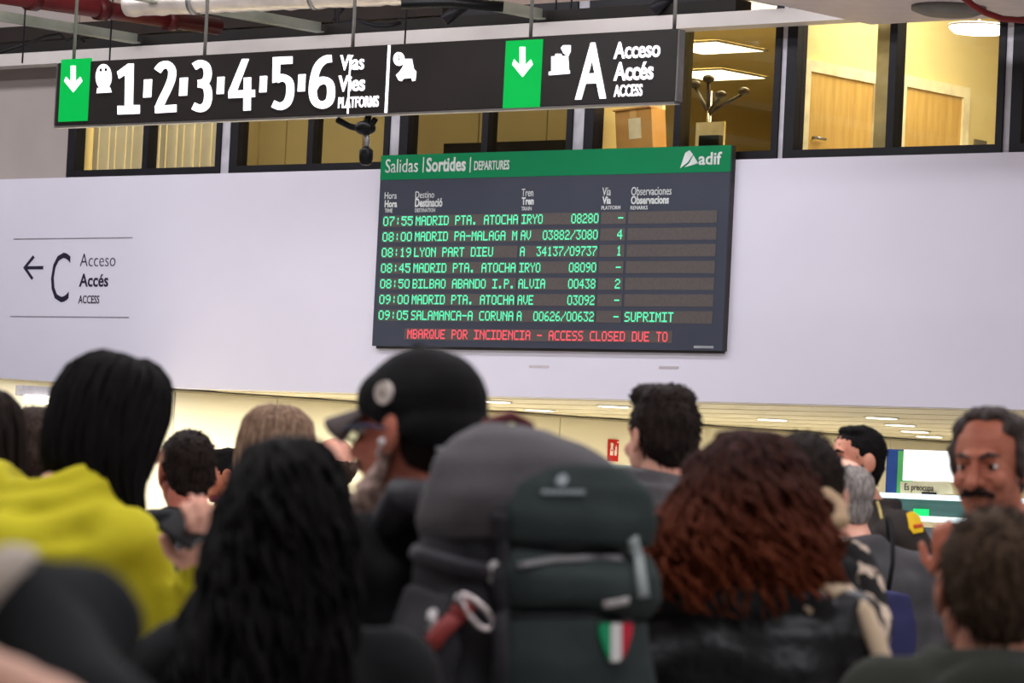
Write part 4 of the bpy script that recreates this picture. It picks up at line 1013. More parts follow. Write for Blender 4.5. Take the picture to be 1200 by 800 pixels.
# cap: domed crown of panels, visor, strap, round patch
v = Vol(p.HM); v.ell((0, -0.018, 0.046), (0.089, 0.108, 0.088)).ell((0, -0.04, 0.0), (0.088, 0.088, 0.07)).ell((0, 0.03, 0.05), (0.078, 0.066, 0.06))
me = v.mesh(0.006, 3, 0.002, (20, 20, 20)); Mi = p.HM.inverted()
bm = bmesh.new(); bm.from_mesh(me); bpy.data.meshes.remove(me)
cutp = p.HM @ Vector((0, 0.05, 0.022)); cn = (p.HM.to_3x3() @ Vector((0, -0.42, 1))).normalized()
bmesh.ops.bisect_plane(bm, geom=bm.verts[:] + bm.edges[:] + bm.faces[:], plane_co=cutp, plane_no=cn, clear_inner=True)
cap_o = link('cap', bm_mesh(bm, 'cap', True), M_cap, p.root); so_ = cap_o.modifiers.new('t', 'SOLIDIFY'); so_.thickness = 0.003
bm = bmesh.new(); rows = []
for j in range(5):
    f_ = j / 4; row = []
    for i in range(13):
        a = R(28 + 124 * i / 12); r_ = 1 + 0.0 * f_
        x = 0.074 * math.cos(a) * (1 - 0.1 * f_); y = 0.02 + 0.074 * math.sin(a) + 0.075 * f_ * math.sin(a) ** 0.6
        z = 0.040 - 0.014 * f_ - 0.038 * (abs(math.cos(a)) ** 2) * (0.4 + f_)
        row.append(bm.verts.new(p.HM @ Vector((x, y, z))))
    rows.append(row)
for a, b in zip(rows, rows[1:]):
    for i in range(12): bm.faces.new((a[i], a[i + 1], b[i + 1], b[i]))
vi = link('visor', bm_mesh(bm, 'visor', True), M_visor, cap_o); so_ = vi.modifiers.new('t', 'SOLIDIFY'); so_.thickness = 0.006; so_.offset = 0
v = Vol(p.HM).ell((0, -0.006, 0.134), (0.011, 0.011, 0.006)); link('cap_button', bm_mesh(v.bm, 'cap_button', True), M_cap, cap_o)
M_patch = mat('cap_patch', (214, 202, 192), 0.7, (180, 166, 156), scale=60)
pt, nn = surf(cap_o, 450, 460)
if pt is not None:
    q = nn.to_track_quat('Z', 'Y').to_matrix().to_4x4(); q.translation = pt - nn * 0.002
    v = Vol(q).loft([(0, 0.019, 0.019), (0.005, 0.018, 0.018)], 24); link('cap_patch', bm_mesh(v.bm, 'cap_patch'), M_patch, cap_o)
    v = Vol(q).loft([(0, 0.006, 0.006), (0.0062, 0.005, 0.005)], 12); link('patch_motif', bm_mesh(v.bm, 'patch_motif'), mat('motif', (160, 140, 130), 0.7), cap_o)
tube('cap_strap', [p.HM @ Vector((0.07 * math.cos(R(a)), -0.035 + 0.075 * math.sin(R(a)), -0.033)) for a in range(215, 330, 12)], 0.010, mat('strap_pale', (180, 182, 184), 0.6), cap_o, 6)
# glasses
M_gl = mat('glasses_frame', (40, 60, 92), 0.3)
gr = empty('glasses'); gr.parent = p.root
for q in (-1, 1):
    tube('rim', [p.HM @ Vector((q * 0.033 + 0.024 * math.cos(R(a)), 0.104 - 0.10 * abs(q * 0.033 + 0.024 * math.cos(R(a))) , 0.002 + 0.017 * math.sin(R(a)))) for a in range(0, 361, 24)], 0.0026, M_gl, gr, 6)
    v = Vol(p.HM).ell((q * 0.033, 0.1005, 0.002), (0.023, 0.0015, 0.016)); link('lens', bm_mesh(v.bm, 'lens', True), glass_mat('lens_glass', (0.85, 0.9, 0.92), 0.25), gr)
    tube('temple', [p.HM @ Vector((q * 0.058, 0.098, 0.006)), p.HM @ Vector((q * 0.082, 0.04, 0.008)), p.HM @ Vector((q * 0.084, -0.01, 0.0))], 0.0026, M_gl, gr, 6)
tube('bridge', [p.HM @ Vector((-0.01, 0.104, 0.006)), p.HM @ Vector((0.01, 0.104, 0.006))], 0.0026, M_gl, gr, 6)
v = Vol(p.HM).ell((-0.083, 0.006, -0.02), (0.006, 0.007, 0.008)).cap((-0.083, 0.010, -0.024), (-0.081, 0.018, -0.04), 0.003, 0.0025); p.part('earbud', v, mat('earbud_white', (225, 215, 212), 0.4), 0.003, 1)

# ---- the pack
bpk = at(616, 640, 5.67)
PKY = YAW + R(25)
pk = empty('trekking_backpack', (bpk.x, bpk.y, 0.868), PKY); tag(pk, 'large dark green and grey trekking backpack with an Italian shield patch', 'backpack')
M_pk = mat('pack_green', (46, 55, 53), 0.75, (39, 47, 46), scale=9, bump=0.3, bscale=180)
M_pk2 = mat('pack_grey', (78, 74, 76), 0.7, (66, 63, 65), scale=9, bump=0.3, bscale=180)
M_pk3 = mat('pack_dark', (44, 43, 46), 0.75, (36, 36, 38), scale=9, bump=0.3, bscale=180)
M_web = mat('webbing', (44, 42, 46), 0.6, (34, 33, 36), scale=30)
M_hard = mat('buckle_pale', (176, 170, 168), 0.4, (150, 146, 144))
pk.scale = (0.93, 0.95, 1.0)
v = Vol(); v.loft([(0.0, 0.13, 0.10, 0, 0), (0.05, 0.155, 0.125), (0.2, 0.17, 0.135), (0.42, 0.178, 0.138), (0.55, 0.172, 0.132), (0.63, 0.15, 0.115)], 36, 2.7)
main = link('main_sack', v.mesh(0.009, 4, 0.014, (9, 9, 11)), M_pk3, pk)
v = Vol(); v.loft([(0.47, 0.10, 0.115, -0.07, 0.01), (0.5, 0.12, 0.13, -0.065, 0.0), (0.58, 0.11, 0.12, -0.055, 0.0), (0.63, 0.08, 0.1, -0.045, 0)], 30, 2.5)
v2 = Vol(); v2.loft([(0.555, 0.155, 0.12, 0, 0.0), (0.59, 0.172, 0.142, 0, -0.006), (0.64, 0.165, 0.14, -0.006, -0.006), (0.69, 0.142, 0.12, -0.012, 0.0), (0.725, 0.105, 0.085, -0.018, 0.01), (0.74, 0.06, 0.05, -0.02, 0.015)], 36, 2.4)
lid = link('lid', v2.mesh(0.009, 4, 0.012, (8, 8, 12)), M_pk2, pk)
v3 = Vol(); v3.loft([(0.572, 0.13, 0.02, 0.03, -0.128), (0.61, 0.135, 0.022, 0.03, -0.134), (0.655, 0.12, 0.022, 0.03, -0.126), (0.69, 0.085, 0.014, 0.03, -0.108)], 30, 2.4)
lidp = link('lid_pocket', v3.mesh(0.008, 3, 0.008, (10, 10, 14)), M_pk, pk)
v4 = Vol(); v4.loft([(0.08, 0.12, 0.03, 0.03, -0.13), (0.2, 0.14, 0.045, 0.03, -0.135), (0.40, 0.138, 0.044, 0.03, -0.136), (0.468, 0.125, 0.03, 0.03, -0.132)], 30, 2.8)
fp = link('front_pocket', v4.mesh(0.008, 3, 0.012, (10, 10, 14)), M_pk, pk)
v5 = Vol(); v5.loft([(0.472, 0.12, 0.022, 0.035, -0.13), (0.495, 0.138, 0.042, 0.035, -0.136), (0.53, 0.136, 0.042, 0.035, -0.134), (0.562, 0.12, 0.022, 0.03, -0.128)], 30, 2.6)
fp2 = link('upper_pocket', v5.mesh(0.008, 3, 0.012, (10, 10, 16)), M_pk, pk)
v6 = Vol(); v6.loft([(0.08, 0.03, 0.09, -0.165, 0.0), (0.25, 0.045, 0.1, -0.168, 0.0), (0.42, 0.042, 0.1, -0.165, 0.0), (0.5, 0.025, 0.08, -0.155, 0.0)], 24, 2.6)
sp = link('side_pocket', v6.mesh(0.009, 3, 0.014, (10, 10, 12)), M_pk3, pk)
for q in (-1, 1):
    tube('shoulder_strap', [(q * 0.08, 0.12, 0.56), (q * 0.09, 0.17, 0.63), (q * 0.1, 0.26, 0.63), (q * 0.11, 0.33, 0.55), (q * 0.13, 0.35, 0.4), (q * 0.17, 0.28, 0.22), (q * 0.16, 0.12, 0.12)], 0.032, M_web, pk, 10, ((q, 0, 0), 1.0))
    tube('hip_belt', [(q * 0.12, 0.1, 0.1), (q * 0.2, 0.17, 0.1), (q * 0.19, 0.32, 0.1)], 0.04, M_web, pk, 8)
BV.clear()
tube('haul_loop', [(-0.05, 0.06, 0.70), (-0.045, 0.07, 0.745), (0.0, 0.075, 0.757), (0.03, 0.07, 0.745), (0.035, 0.06, 0.70)], 0.009, mat('loop_maroon', (96, 42, 44), 0.7), pk, 8)
def psurf(px, py, out=0.0):
    best = None
    for o_ in (main, lid, lidp, fp, fp2, sp):
        q, nq = surf(o_, px, py)
        if q is not None:
            dd = (pk.matrix_basis @ q - CP).length
            if best is None or dd < best[0]: best = (dd, q + nq * out, nq, o_)
    return best
def pk_tube(name, pix, r, m, out=0.004, sub=5, flat=0.45, n=8):
    pts = []; nn_ = None
    for a, b in zip(pix, pix[1:]):
        for k in range(sub):
            t = k / sub; h_ = psurf(a[0] + (b[0] - a[0]) * t, a[1] + (b[1] - a[1]) * t, out)
            if h_: pts.append(h_[1]); nn_ = h_[2]
    h_ = psurf(*pix[-1], out)
    if h_: pts.append(h_[1]); nn_ = h_[2]
    if len(pts) > 1: return tube(name, pts, r, m, pk, n, (nn_, flat))
def pk_patch(name, pix, m, thick=0.004):
    cx = sum(a for a, b in pix) / len(pix); cy = sum(b for a, b in pix) / len(pix); h_ = psurf(cx, cy)
    if not h_: return None
    bm = bmesh.new(); nc = h_[2]; tp = []; bt = []
    for a in pix:
        g_ = psurf(*a); q = g_[1] if g_ else h_[1]
        q = q + nc * (h_[1] - q).dot(nc) * 0.35      # a stiff patch: bridges small dents
        tp.append(bm.verts.new(q + nc * (thick + 0.003))); bt.append(bm.verts.new(q - nc * 0.006))
    bm.faces.new(tp)
    for i in range(len(tp)): j = (i + 1) % len(tp); bm.faces.new((tp[i], bt[i], bt[j], tp[j]))
    bm.normal_update(); bmesh.ops.triangulate(bm, faces=[f for f in bm.faces if len(f.verts) > 4])
    return link(name, bm_mesh(bm, name), m, pk)
pk_tube('zipper', [(607, 664), (650, 657), (700, 655), (728, 656)], 0.007, mat('zip_grey', (120, 118, 118), 0.4), 0.003)
pk_tube('pocket_seam', [(600, 722), (650, 722), (700, 722), (745, 718)], 0.008, M_pk3, 0.0)
pk_tube('reflective_strip', [(706, 707), (735, 703)], 0.006, M_hard, 0.003)
pk_tube('center_strap', [(585, 600), (588, 650), (590, 700), (590, 760), (588, 830)], 0.014, M_web, 0.006)
pk_tube('side_strap', [(740, 630), (748, 660), (752, 700)], 0.012, mat('strap_grey', (140, 148, 146), 0.5), 0.004)
pk_tube('compression_strap', [(468, 640), (500, 650), (545, 665), (582, 672)], 0.012, M_web, 0.005)
pk_tube('red_webbing', [(552, 706), (536, 722), (520, 738), (508, 756)], 0.018, mat('webbing_red', (120, 44, 40), 0.6), 0.006)
pk_tube('red_webbing', [(504, 752), (498, 772), (492, 800)], 0.014, mat('webbing_red', (120, 44, 40), 0.6), 0.004)
for c_, (aw, ah), an in (((583, 671), (10, 13), 0), ((509, 729), (6, 14), 20), ((497, 772), (9, 16), 25), ((541, 703), (6, 6), 0), ((444, 668), (6, 7), 20)):
    h_ = psurf(*c_)
    if h_:
        q = h_[2].to_track_quat('Z', 'Y').to_matrix().to_4x4(); q.translation = h_[1]
        zq = (pk.matrix_basis.to_3x3().inverted() @ Vector((0, 0, 1))); zv = (zq - h_[2] * zq.dot(h_[2])).normalized(); xv = zv.cross(h_[2]).normalized()
        ca, sa = math.cos(R(an)), math.sin(R(an)); xv, zv = xv * ca + zv * sa, zv * ca - xv * sa
        B = Matrix((xv, h_[2], zv)).transposed().to_4x4(); B.translation = h_[1] + h_[2] * 0.006
        v = Vol(B); sx = aw * 0.00127; sz = ah * 0.00127
        bmesh.ops.create_cube(v.bm, size=1, matrix=B @ Matrix.Diagonal((sx * 2, 0.012, sz * 2, 1))); bmesh.ops.bevel(v.bm, geom=v.bm.edges[:], offset=0.003, segments=2, affect='EDGES')
        bk = link('buckle', bm_mesh(v.bm, 'buckle', True), M_hard, pk)
        v = Vol(B); bmesh.ops.create_cube(v.bm, size=1, matrix=B @ Matrix.Translation((0, 0.006, -sz * 0.45)) @ Matrix.Diagonal((sx * 0.9, 0.005, sz * 0.5, 1))); link('buckle_slot', bm_mesh(v.bm, 'buckle_slot'), M_web, bk)
h_ = psurf(560, 716, 0.012)
pts = []
for a in range(0, 361, 20):
    ca, sa = math.cos(R(a)), math.sin(R(a)); ex, ey = 23 * ca, (8.5 + 2.5 * ca) * sa
    c3, s3 = math.cos(R(48)), math.sin(R(48)); hh = psurf(560 + ex * c3 - ey * s3, 716 + ex * s3 + ey * c3, 0.012)
    if hh: pts.append(hh[1])
cb_ = tube('carabiner', pts, 0.0045, mat('carabiner_metal', (196, 184, 182), 0.25, metal=0.9), pk, 8)
sx0, sy0 = 700, 731
shield = lambda a, b: [(x, 731 + 0.0 * x) for x in (a, b)]
def shield_col(x0, x1):
    def bot(x):
        t = abs((x - 718.5) / 18.5); return 776 - 34 * t ** 2.2
    xs = [x0 + (x1 - x0) * k / 4 for k in range(5)]
    return [(x, 731) for x in xs] + [(x, bot(x)) for x in xs[::-1]]
rtp = empty('shield_patch'); rtp.parent = pk
for nm, a, b, c_ in (('green_stripe', 700, 712.4, (24, 142, 92)), ('white_stripe', 712.4, 724.6, (214, 212, 208)), ('red_stripe', 724.6, 737, (184, 32, 52))):
    o_ = pk_patch(nm, shield_col(a, b), mat('shield_' + nm, c_, 0.6), 0.005)
    if o_: o_.parent = rtp
M_logo = mat('logo_grey', (150, 158, 160), 0.5)
pk_patch('logo_emblem', [(650, 566), (653, 559), (660, 557), (664, 563), (661, 570), (654, 571)], M_logo, 0.003)
for k in range(7): pk_patch('logo_stitching', [(634 + k * 7.2, 574.5), (639.5 + k * 7.2, 574.5), (639.5 + k * 7.2, 579.5), (634 + k * 7.2, 579.5)], M_logo, 0.003)
v.bm.free() if v.bm.is_valid else None

# ---- front row: the woman with long black curls
p = Person(345, 515, 5.0, 'person with a mass of long black curly hair in front of the cap wearer', yaw=4, head=(0, -6, -6), headoff=(0, 0.03, 0), female=True, tall=0.018, hpx=348, build=0.9)
p.body(SK_A); p.jacket(C_black, g=1.0, hem=0.85); p.lower(C_black, C_shoe)
p.long_hair(H_black2, [(0.135, 0.016, 0.02, 0, -0.01), (0.122, 0.042, 0.055, 0.0, -0.015), (0.09, 0.064, 0.088, -0.002, -0.02), (0.04, 0.077, 0.1, -0.008, -0.03), (-0.02, 0.09, 0.102, -0.014, -0.04), (-0.09, 0.098, 0.1, -0.03, -0.055), (-0.18, 0.104, 0.095, -0.056, -0.085), (-0.28, 0.105, 0.09, -0.068, -0.1), (-0.38, 0.105, 0.08, -0.075, -0.105), (-0.45, 0.085, 0.06, -0.08, -0.1)], 520, 0.011, 4.0, 0.005, seed=5, curl=1.0, jit=0.09, spread=0.12)

# ---- the red-haired woman in the leather jacket
M_leather = mat('leather_black', (19, 19, 20), 0.42, (13, 13, 14), scale=7, bump=0.4, bscale=40, spec=0.3)
H_red = hair_mat('hair_auburn', (62, 33, 25), (24, 15, 13))
b_ = H_red.node_tree
tc = b_.nodes.new('ShaderNodeTexCoord'); sx_ = b_.nodes.new('ShaderNodeSeparateXYZ'); mr = b_.nodes.new('ShaderNodeMapRange'); mx = b_.nodes.new('ShaderNodeMix'); mx.data_type = 'RGBA'
b_.links.new(tc.outputs['Object'], sx_.inputs[0]); b_.links.new(sx_.outputs['Z'], mr.inputs['Value'])
mr.inputs['From Min'].default_value = 1.36; mr.inputs['From Max'].default_value = 1.58; mr.inputs['To Min'].default_value = 0.75; mr.inputs['To Max'].default_value = 0.0
b_.links.new(mr.outputs[0], mx.inputs[0]); rp = [n for n in b_.nodes if n.type == 'VALTORGB'][0]
b_.links.new(rp.outputs[0], mx.inputs[6]); mx.inputs[7].default_value = (*lin((122, 58, 32)), 1); b_.links.new(mx.outputs[2], b_.nodes['Principled BSDF'].inputs['Base Color'])
p = Person(882, 505, 6.3, 'person with voluminous auburn curls in a black leather jacket', yaw=-6, head=(0, -4, 3), headoff=(0, 0.03, 0), female=True, tall=0.02, build=1.05)
redw = p
p.body(SK_A)
def lc(v, s):
    v.chain([(-0.12, -0.085, 1.45 * s.s), (0, -0.115, 1.475 * s.s), (0.12, -0.085, 1.45 * s.s)], 0.028, 8)
jk = p.jacket(M_leather, 'leather_jacket', g=1.03, amp=0.02, freq=(9, 9, 16), extra=lc, voxel=0.010); p.lower(C_black, C_shoe)
p.long_hair(H_red, [(0.135, 0.02, 0.02, 0, -0.01), (0.122, 0.05, 0.06, 0, -0.015), (0.085, 0.08, 0.095, 0, -0.022), (0.03, 0.103, 0.112, 0.002, -0.035), (-0.04, 0.132, 0.12, -0.004, -0.045), (-0.085, 0.142, 0.115, -0.012, -0.055), (-0.13, 0.142, 0.1, -0.022, -0.06), (-0.17, 0.115, 0.08, -0.03, -0.06)], 640, 0.013, 3.4, 0.0048, seed=8, curl=1.0, jit=0.1, spread=0.2, ends=(0.6, 1.06))
bag = empty('shoulder_bag', redw.root.location.copy(), redw.root.rotation_euler.z); tag(bag, 'bag with a cream strap over the right shoulder of the leather jacket', 'bag')
M_strap = mat('strap_cream', (196, 174, 146), 0.7, (180, 158, 130))
k_ = redw.s
pts = [(0.10, -0.10, 1.44 * k_), (0.13, -0.075, 1.475 * k_), (0.165, -0.03, 1.475 * k_), (0.2, -0.06, 1.44 * k_), (0.228, -0.085, 1.37 * k_), (0.25, -0.095, 1.28 * k_), (0.255, -0.085, 1.15 * k_), (0.25, -0.06, 1.02 * k_)]
tube('bag_strap', pts, 0.017, M_strap, bag, 8)
v = Vol().loft([(0.70 * k_, 0.05, 0.14, 0.30, -0.02), (0.74 * k_, 0.06, 0.16, 0.30, -0.02), (0.96 * k_, 0.055, 0.155, 0.30, -0.02), (1.0 * k_, 0.03, 0.14, 0.29, -0.02)], 28, 3); link('bag_body', v.mesh(0.012, 2), mat('bag_brown', (70, 52, 44), 0.6), bag)

# ---- the person behind her: dark hair, beige collar, patterned sleeve
p = Person(944, 507, 7.3, 'person in black coat with beige hood and black and cream patterned sleeve', yaw=-12, head=(4, -4, 0), headoff=(0, 0.03, 0), female=True, tall=0.012, build=1.0)
hw_ = p.loc(990, 758, 6.95); ew_ = p.loc(1012, 735, 7.25)
p.S[1] = p.loc(988, 672, 7.3); p.E[1] = ew_; p.W[1] = hw_; p.handdir[1] = (p.loc(996, 786, 6.9) - hw_).normalized(); p.palm[1] = (p.loc(955, 770, 7.05) - hw_).normalized(); p.curl[1] = 48
p.body(SK_B)
def hd2(v, s):
    pts = [(0.09 * math.cos(R(a)), -0.02 + 0.09 * math.sin(R(a)), 1.485 * s.s) for a in range(0, 361, 24)]; v.chain(pts, 0.03, 8)
p.jacket(C_black, 'coat', extra=hd2, sleeves=(-1,)); p.lower(C_black, C_shoe)
p.short_hair(H_dark, top=1.04, seed=11)
M_beige = mat('beige_fleece', (188, 160, 128), 0.9, (166, 138, 108), scale=18, bump=0.3, bscale=80)
v = Vol().chain([p.loc(950, 578, 7.25), p.loc(970, 590, 7.2), p.loc(984, 610, 7.18)], [0.024, 0.028, 0.020]); p.part('beige_hood', v, M_beige, 0.007, 2, amp=0.012, freq=(22, 22, 22))
# sleeve with blotchy pattern of its own
M_pat = mat('sleeve_pattern', (196, 176, 156), 0.8, (22, 20, 20), scale=24, detail=2.0)
rp = [n for n in M_pat.node_tree.nodes if n.type == 'VALTORGB'][0]; rp.color_ramp.elements[0].position = 0.50; rp.color_ramp.elements[1].position = 0.54
v = Vol().chain([p.S[1], p.E[1]], [0.068, 0.06]).cap(p.E[1], p.E[1].lerp(p.W[1], 0.45), 0.058, 0.05); p.part('patterned_sleeve', v, M_pat, 0.010, 3, amp=0.012, freq=(12, 12, 16))
v = Vol().cap(p.E[1].lerp(p.W[1], 0.5), p.E[1].lerp(p.W[1], 0.9), 0.044, 0.038); p.part('cuff', v, C_black, 0.008, 1)
cn_ = empty('suitcase'); 
cn_.location = at(992, 782, 6.88); cn_.rotation_euler.z = YAW; tag(cn_, 'slim suitcase with a grey telescopic handle held by the patterned sleeve', 'suitcase')
tz = cn_.location.z
for q in (-1, 1): tube('pull_rod', [(q * 0.06 - 0.06, 0, 0.0), (q * 0.06 - 0.06, 0, -tz + 0.6)], 0.008, M_steel, cn_, 8)
tube('grip', [(-0.13, 0, 0.0), (0.01, 0, 0.0)], 0.014, M_black, cn_, 10)
bm = bmesh.new(); box_bm(bm, (-0.25, -0.12, -tz + 0.05), (0.13, 0.12, -tz + 0.62), 0.03); link('shell', bm_mesh(bm, 'shell', True), mat('case_shell', (60, 62, 70), 0.4), cn_)
for q in (-0.2, 0.08):
    for y in (-0.09, 0.09): tube('wheel', [(q - 0.012, y, -tz + 0.03), (q + 0.012, y, -tz + 0.03)], 0.03, M_black, cn_, 12)
wb_ = empty('shopping_bag', at(1024, 800, 6.7), YAW + 0.3); wb_.location.z = 0; tag(wb_, 'tall white paper bag beside the suitcase handle', 'bag')
zt_ = at(1024, 782, 6.7).z
bm = bmesh.new(); box_bm(bm, (-0.035, -0.05, zt_ - 0.42), (0.055, 0.05, zt_), 0.004); link('paper_bag', bm_mesh(bm, 'paper_bag'), mat('paper_white', (206, 190, 190), 0.8, (190, 174, 176)), wb_)

# ---- the boy with brown hair at the lower right
p = Person(1166, 590, 5.6, 'person with short brown hair and dark olive jacket at the lower right', yaw=8, head=(0, -4, 0), headoff=(0, 0.02, 0), tall=0.014, build=1.0)
p.body(SK_A)
def cl2(v, s):
    pts = [(0.085 * math.cos(R(a)), -0.015 + 0.085 * math.sin(R(a)), 1.49 * s.s) for a in range(0, 361, 24)]; v.chain(pts, 0.026, 8)
    v.ell((0, -0.12, 1.42 * s.s), (0.12, 0.05, 0.07))
p.jacket(mat('jacket_olive', (40, 42, 34), 0.85, (30, 32, 26), scale=6, bump=0.2, bscale=150), extra=cl2, amp=0.014, g=1.05); p.lower(C_jean, C_shoe)
p.short_hair(hair_mat('hair_boy_brown', (72, 56, 42), (46, 35, 27)), seed=4, tuft=500, tl=0.026)

# ---- the man with the moustache, turned to the camera
p = Person(1163, 478, 8.0, 'person with receding greying hair and moustache facing the camera at right', yaw=98, head=(56, -6, 3), headoff=(0, 0.07, 0), tall=0.006, build=1.0)
h0 = p.loc(1116, 684, 7.7)
p.W[-1] = h0; p.E[-1] = p.loc(1165, 800, 7.75); p.handdir[-1] = (p.loc(1113, 625, 7.68) - h0).normalized(); p.palm[-1] = (p.loc(1160, 640, 7.95) - h0).normalized(); p.curl[-1] = 55
p.body(skin_mat('skin_moustache', (168, 106, 84)), nose=1.1, fine=0.004)
p.eyes(H_salt)
p.jacket(C_black); p.lower(C_black, C_shoe)
v = Vol(p.HM).chain([(-0.034, 0.088, -0.056), (-0.016, 0.103, -0.046), (0, 0.108, -0.043), (0.016, 0.103, -0.046), (0.034, 0.088, -0.056)], [0.006, 0.01, 0.009, 0.01, 0.006]); p.part('moustache', v, H_dark, 0.004, 1, amp2=0.003)
v = Vol(p.HM); v.ell((0, -0.036, 0.034), (0.084, 0.084, 0.084)).ell((0.05, -0.005, 0.078), (0.03, 0.042, 0.028)).ell((-0.05, -0.005, 0.078), (0.03, 0.042, 0.028)).ell((0, 0.0, 0.106), (0.05, 0.045, 0.018)).ell((0.072, 0.0, 0.02), (0.014, 0.03, 0.05)).ell((-0.072, 0.0, 0.02), (0.014, 0.03, 0.05)).ell((0, -0.06, -0.03), (0.06, 0.04, 0.05))
p.part('hair', v, H_salt, 0.005, 1, amp=0.004, freq=(25, 25, 25), amp2=0.005, freq2=(90, 90, 50))
for q in (-1, 1):
    v = Vol(p.HM).chain([(q * 0.018, 0.088, -0.016), (q * 0.032, 0.086, -0.02), (q * 0.046, 0.076, -0.014)], 0.0045, 8); p.part('eye_bag', v, skin_mat('skin_moustache', (0, 0, 0)), 0.003, 1)

# ---- the security guard
M_uni = mat('uniform_dark', (46, 40, 36), 0.8, (36, 31, 28), scale=8, bump=0.15, bscale=160)
p = Person(1003, 497, 12.6, 'person in dark guard uniform with yellow arm badge, short beard, facing left', yaw=112, head=(8, 2, 0), headoff=(0, 0.05, 0), tall=0.008, build=1.08)
e1 = p.loc(1096, 690, 12.4); w1 = p.loc(1050, 698, 12.2)
p.E[-1] = e1; p.W[-1] = w1; p.handdir[-1] = (p.loc(1020, 690, 12.1) - w1).normalized()
p.body(SK_A); p.eyes(H_black, (0.0, 0))
p.jacket(M_uni, 'uniform_jacket', g=1.08, rs=1.06, sleeves=(1,), amp=0.01, extra=lambda v, s: (v.cap(s.S[-1], s.S[-1].lerp(s.E[-1], 0.86), 0.073, 0.064), v.chain([(0.09 * math.cos(R(a)), -0.01 + 0.09 * math.sin(R(a)), 1.5 * s.s) for a in range(0, 361, 24)], 0.022, 8)))
p.lower(M_uni, C_shoe)
p.short_hair(H_black, tuft=160, tl=0.010, seed=21, nape=True, front=False, wide=0.97, top=0.97, extra=[((0, 0.015, 0.098), (0.055, 0.045, 0.02))])
v = Vol(p.HM).chain([(-0.066, 0.018, -0.02), (-0.062, 0.034, -0.066), (-0.03, 0.074, -0.1), (0, 0.088, -0.106), (0.03, 0.074, -0.1), (0.062, 0.034, -0.066), (0.066, 0.018, -0.02)], [0.009, 0.012, 0.014, 0.015, 0.014, 0.012, 0.009]).chain([(-0.028, 0.09, -0.056), (0, 0.1, -0.046), (0.028, 0.09, -0.056)], 0.006); p.part('beard', v, H_dark, 0.0055, 1, amp2=0.003)
BV.clear()
surf_patch('arm_badge', p.jk, [(1062, 603), (1068, 601), (1076, 607), (1080, 620), (1080, 624), (1070, 626), (1065, 620)], mat('badge_yellow', (222, 178, 30), 0.6), p.root, 0.008)
surf_patch('badge_mark', p.jk, [(1069, 616), (1078, 615), (1079, 619), (1070, 620)], mat('badge_red', (190, 70, 40), 0.6), p.root, 0.012)
surf_tube('lapel_piping', p.jk, [(1028, 588), (1031, 597), (1034, 608)], 0.006, mat('piping_gold', (176, 158, 96), 0.5), p.root, 6, 4)

# ---- the grey-haired man in the grey jacket
p = Person(989, 537, 11.2, 'person with thinning grey hair and dark grey jacket, seen from behind', yaw=12, head=(12, -6, -4), headoff=(-0.03, 0.06, 0), tall=0.004, build=1.0)
p.body(SK_B); p.jacket(mat('jacket_grey', (74, 72, 74), 0.85, (64, 62, 64), scale=7, bump=0.15, bscale=160), g=1.04, rs=1.0, amp=0.016, freq=(9, 9, 14)); p.lower(C_jean, C_shoe)
v = Vol(p.HM); v.ell((0, -0.03, 0.024), (0.083, 0.088, 0.08)).ell((0, -0.06, -0.03), (0.06, 0.045, 0.06)).ell((0.07, 0.0, 0.01), (0.016, 0.035, 0.045)).ell((-0.07, 0.0, 0.01), (0.016, 0.035, 0.045))
p.part('hair', v, H_grey, 0.0055, 1, amp2=0.005, freq2=(90, 90, 50))

bb = empty('blue_bag', at(1043, 740, 10.8), YAW + 0.2); bb.location.z = 0; tag(bb, 'dark blue shoulder bag hanging against the grey jacket behind the patterned sleeve', 'bag')
M_bb = mat('bag_blue', (46, 46, 82), 0.85, (40, 40, 72)); Bi = bb.matrix_basis.inverted()
zb_ = at(1043, 693, 10.8).z
v = Vol().loft([(zb_ - 0.40, 0.05, 0.05), (zb_ - 0.36, 0.075, 0.055), (zb_ - 0.08, 0.075, 0.055), (zb_ - 0.0, 0.05, 0.04)], 24, 2.6); link('bag_body', v.mesh(0.01, 2, 0.014, (12, 12, 12)), M_bb, bb)
tube('bag_strap', [Bi @ at(a_, b_, d_) for a_, b_, d_ in ((1040, 698, 10.8), (1046, 660, 10.82), (1046, 625, 10.9), (1042, 608, 11.05), (1040, 606, 11.25), (1042, 640, 11.35))], 0.007, C_black, bb, 8)

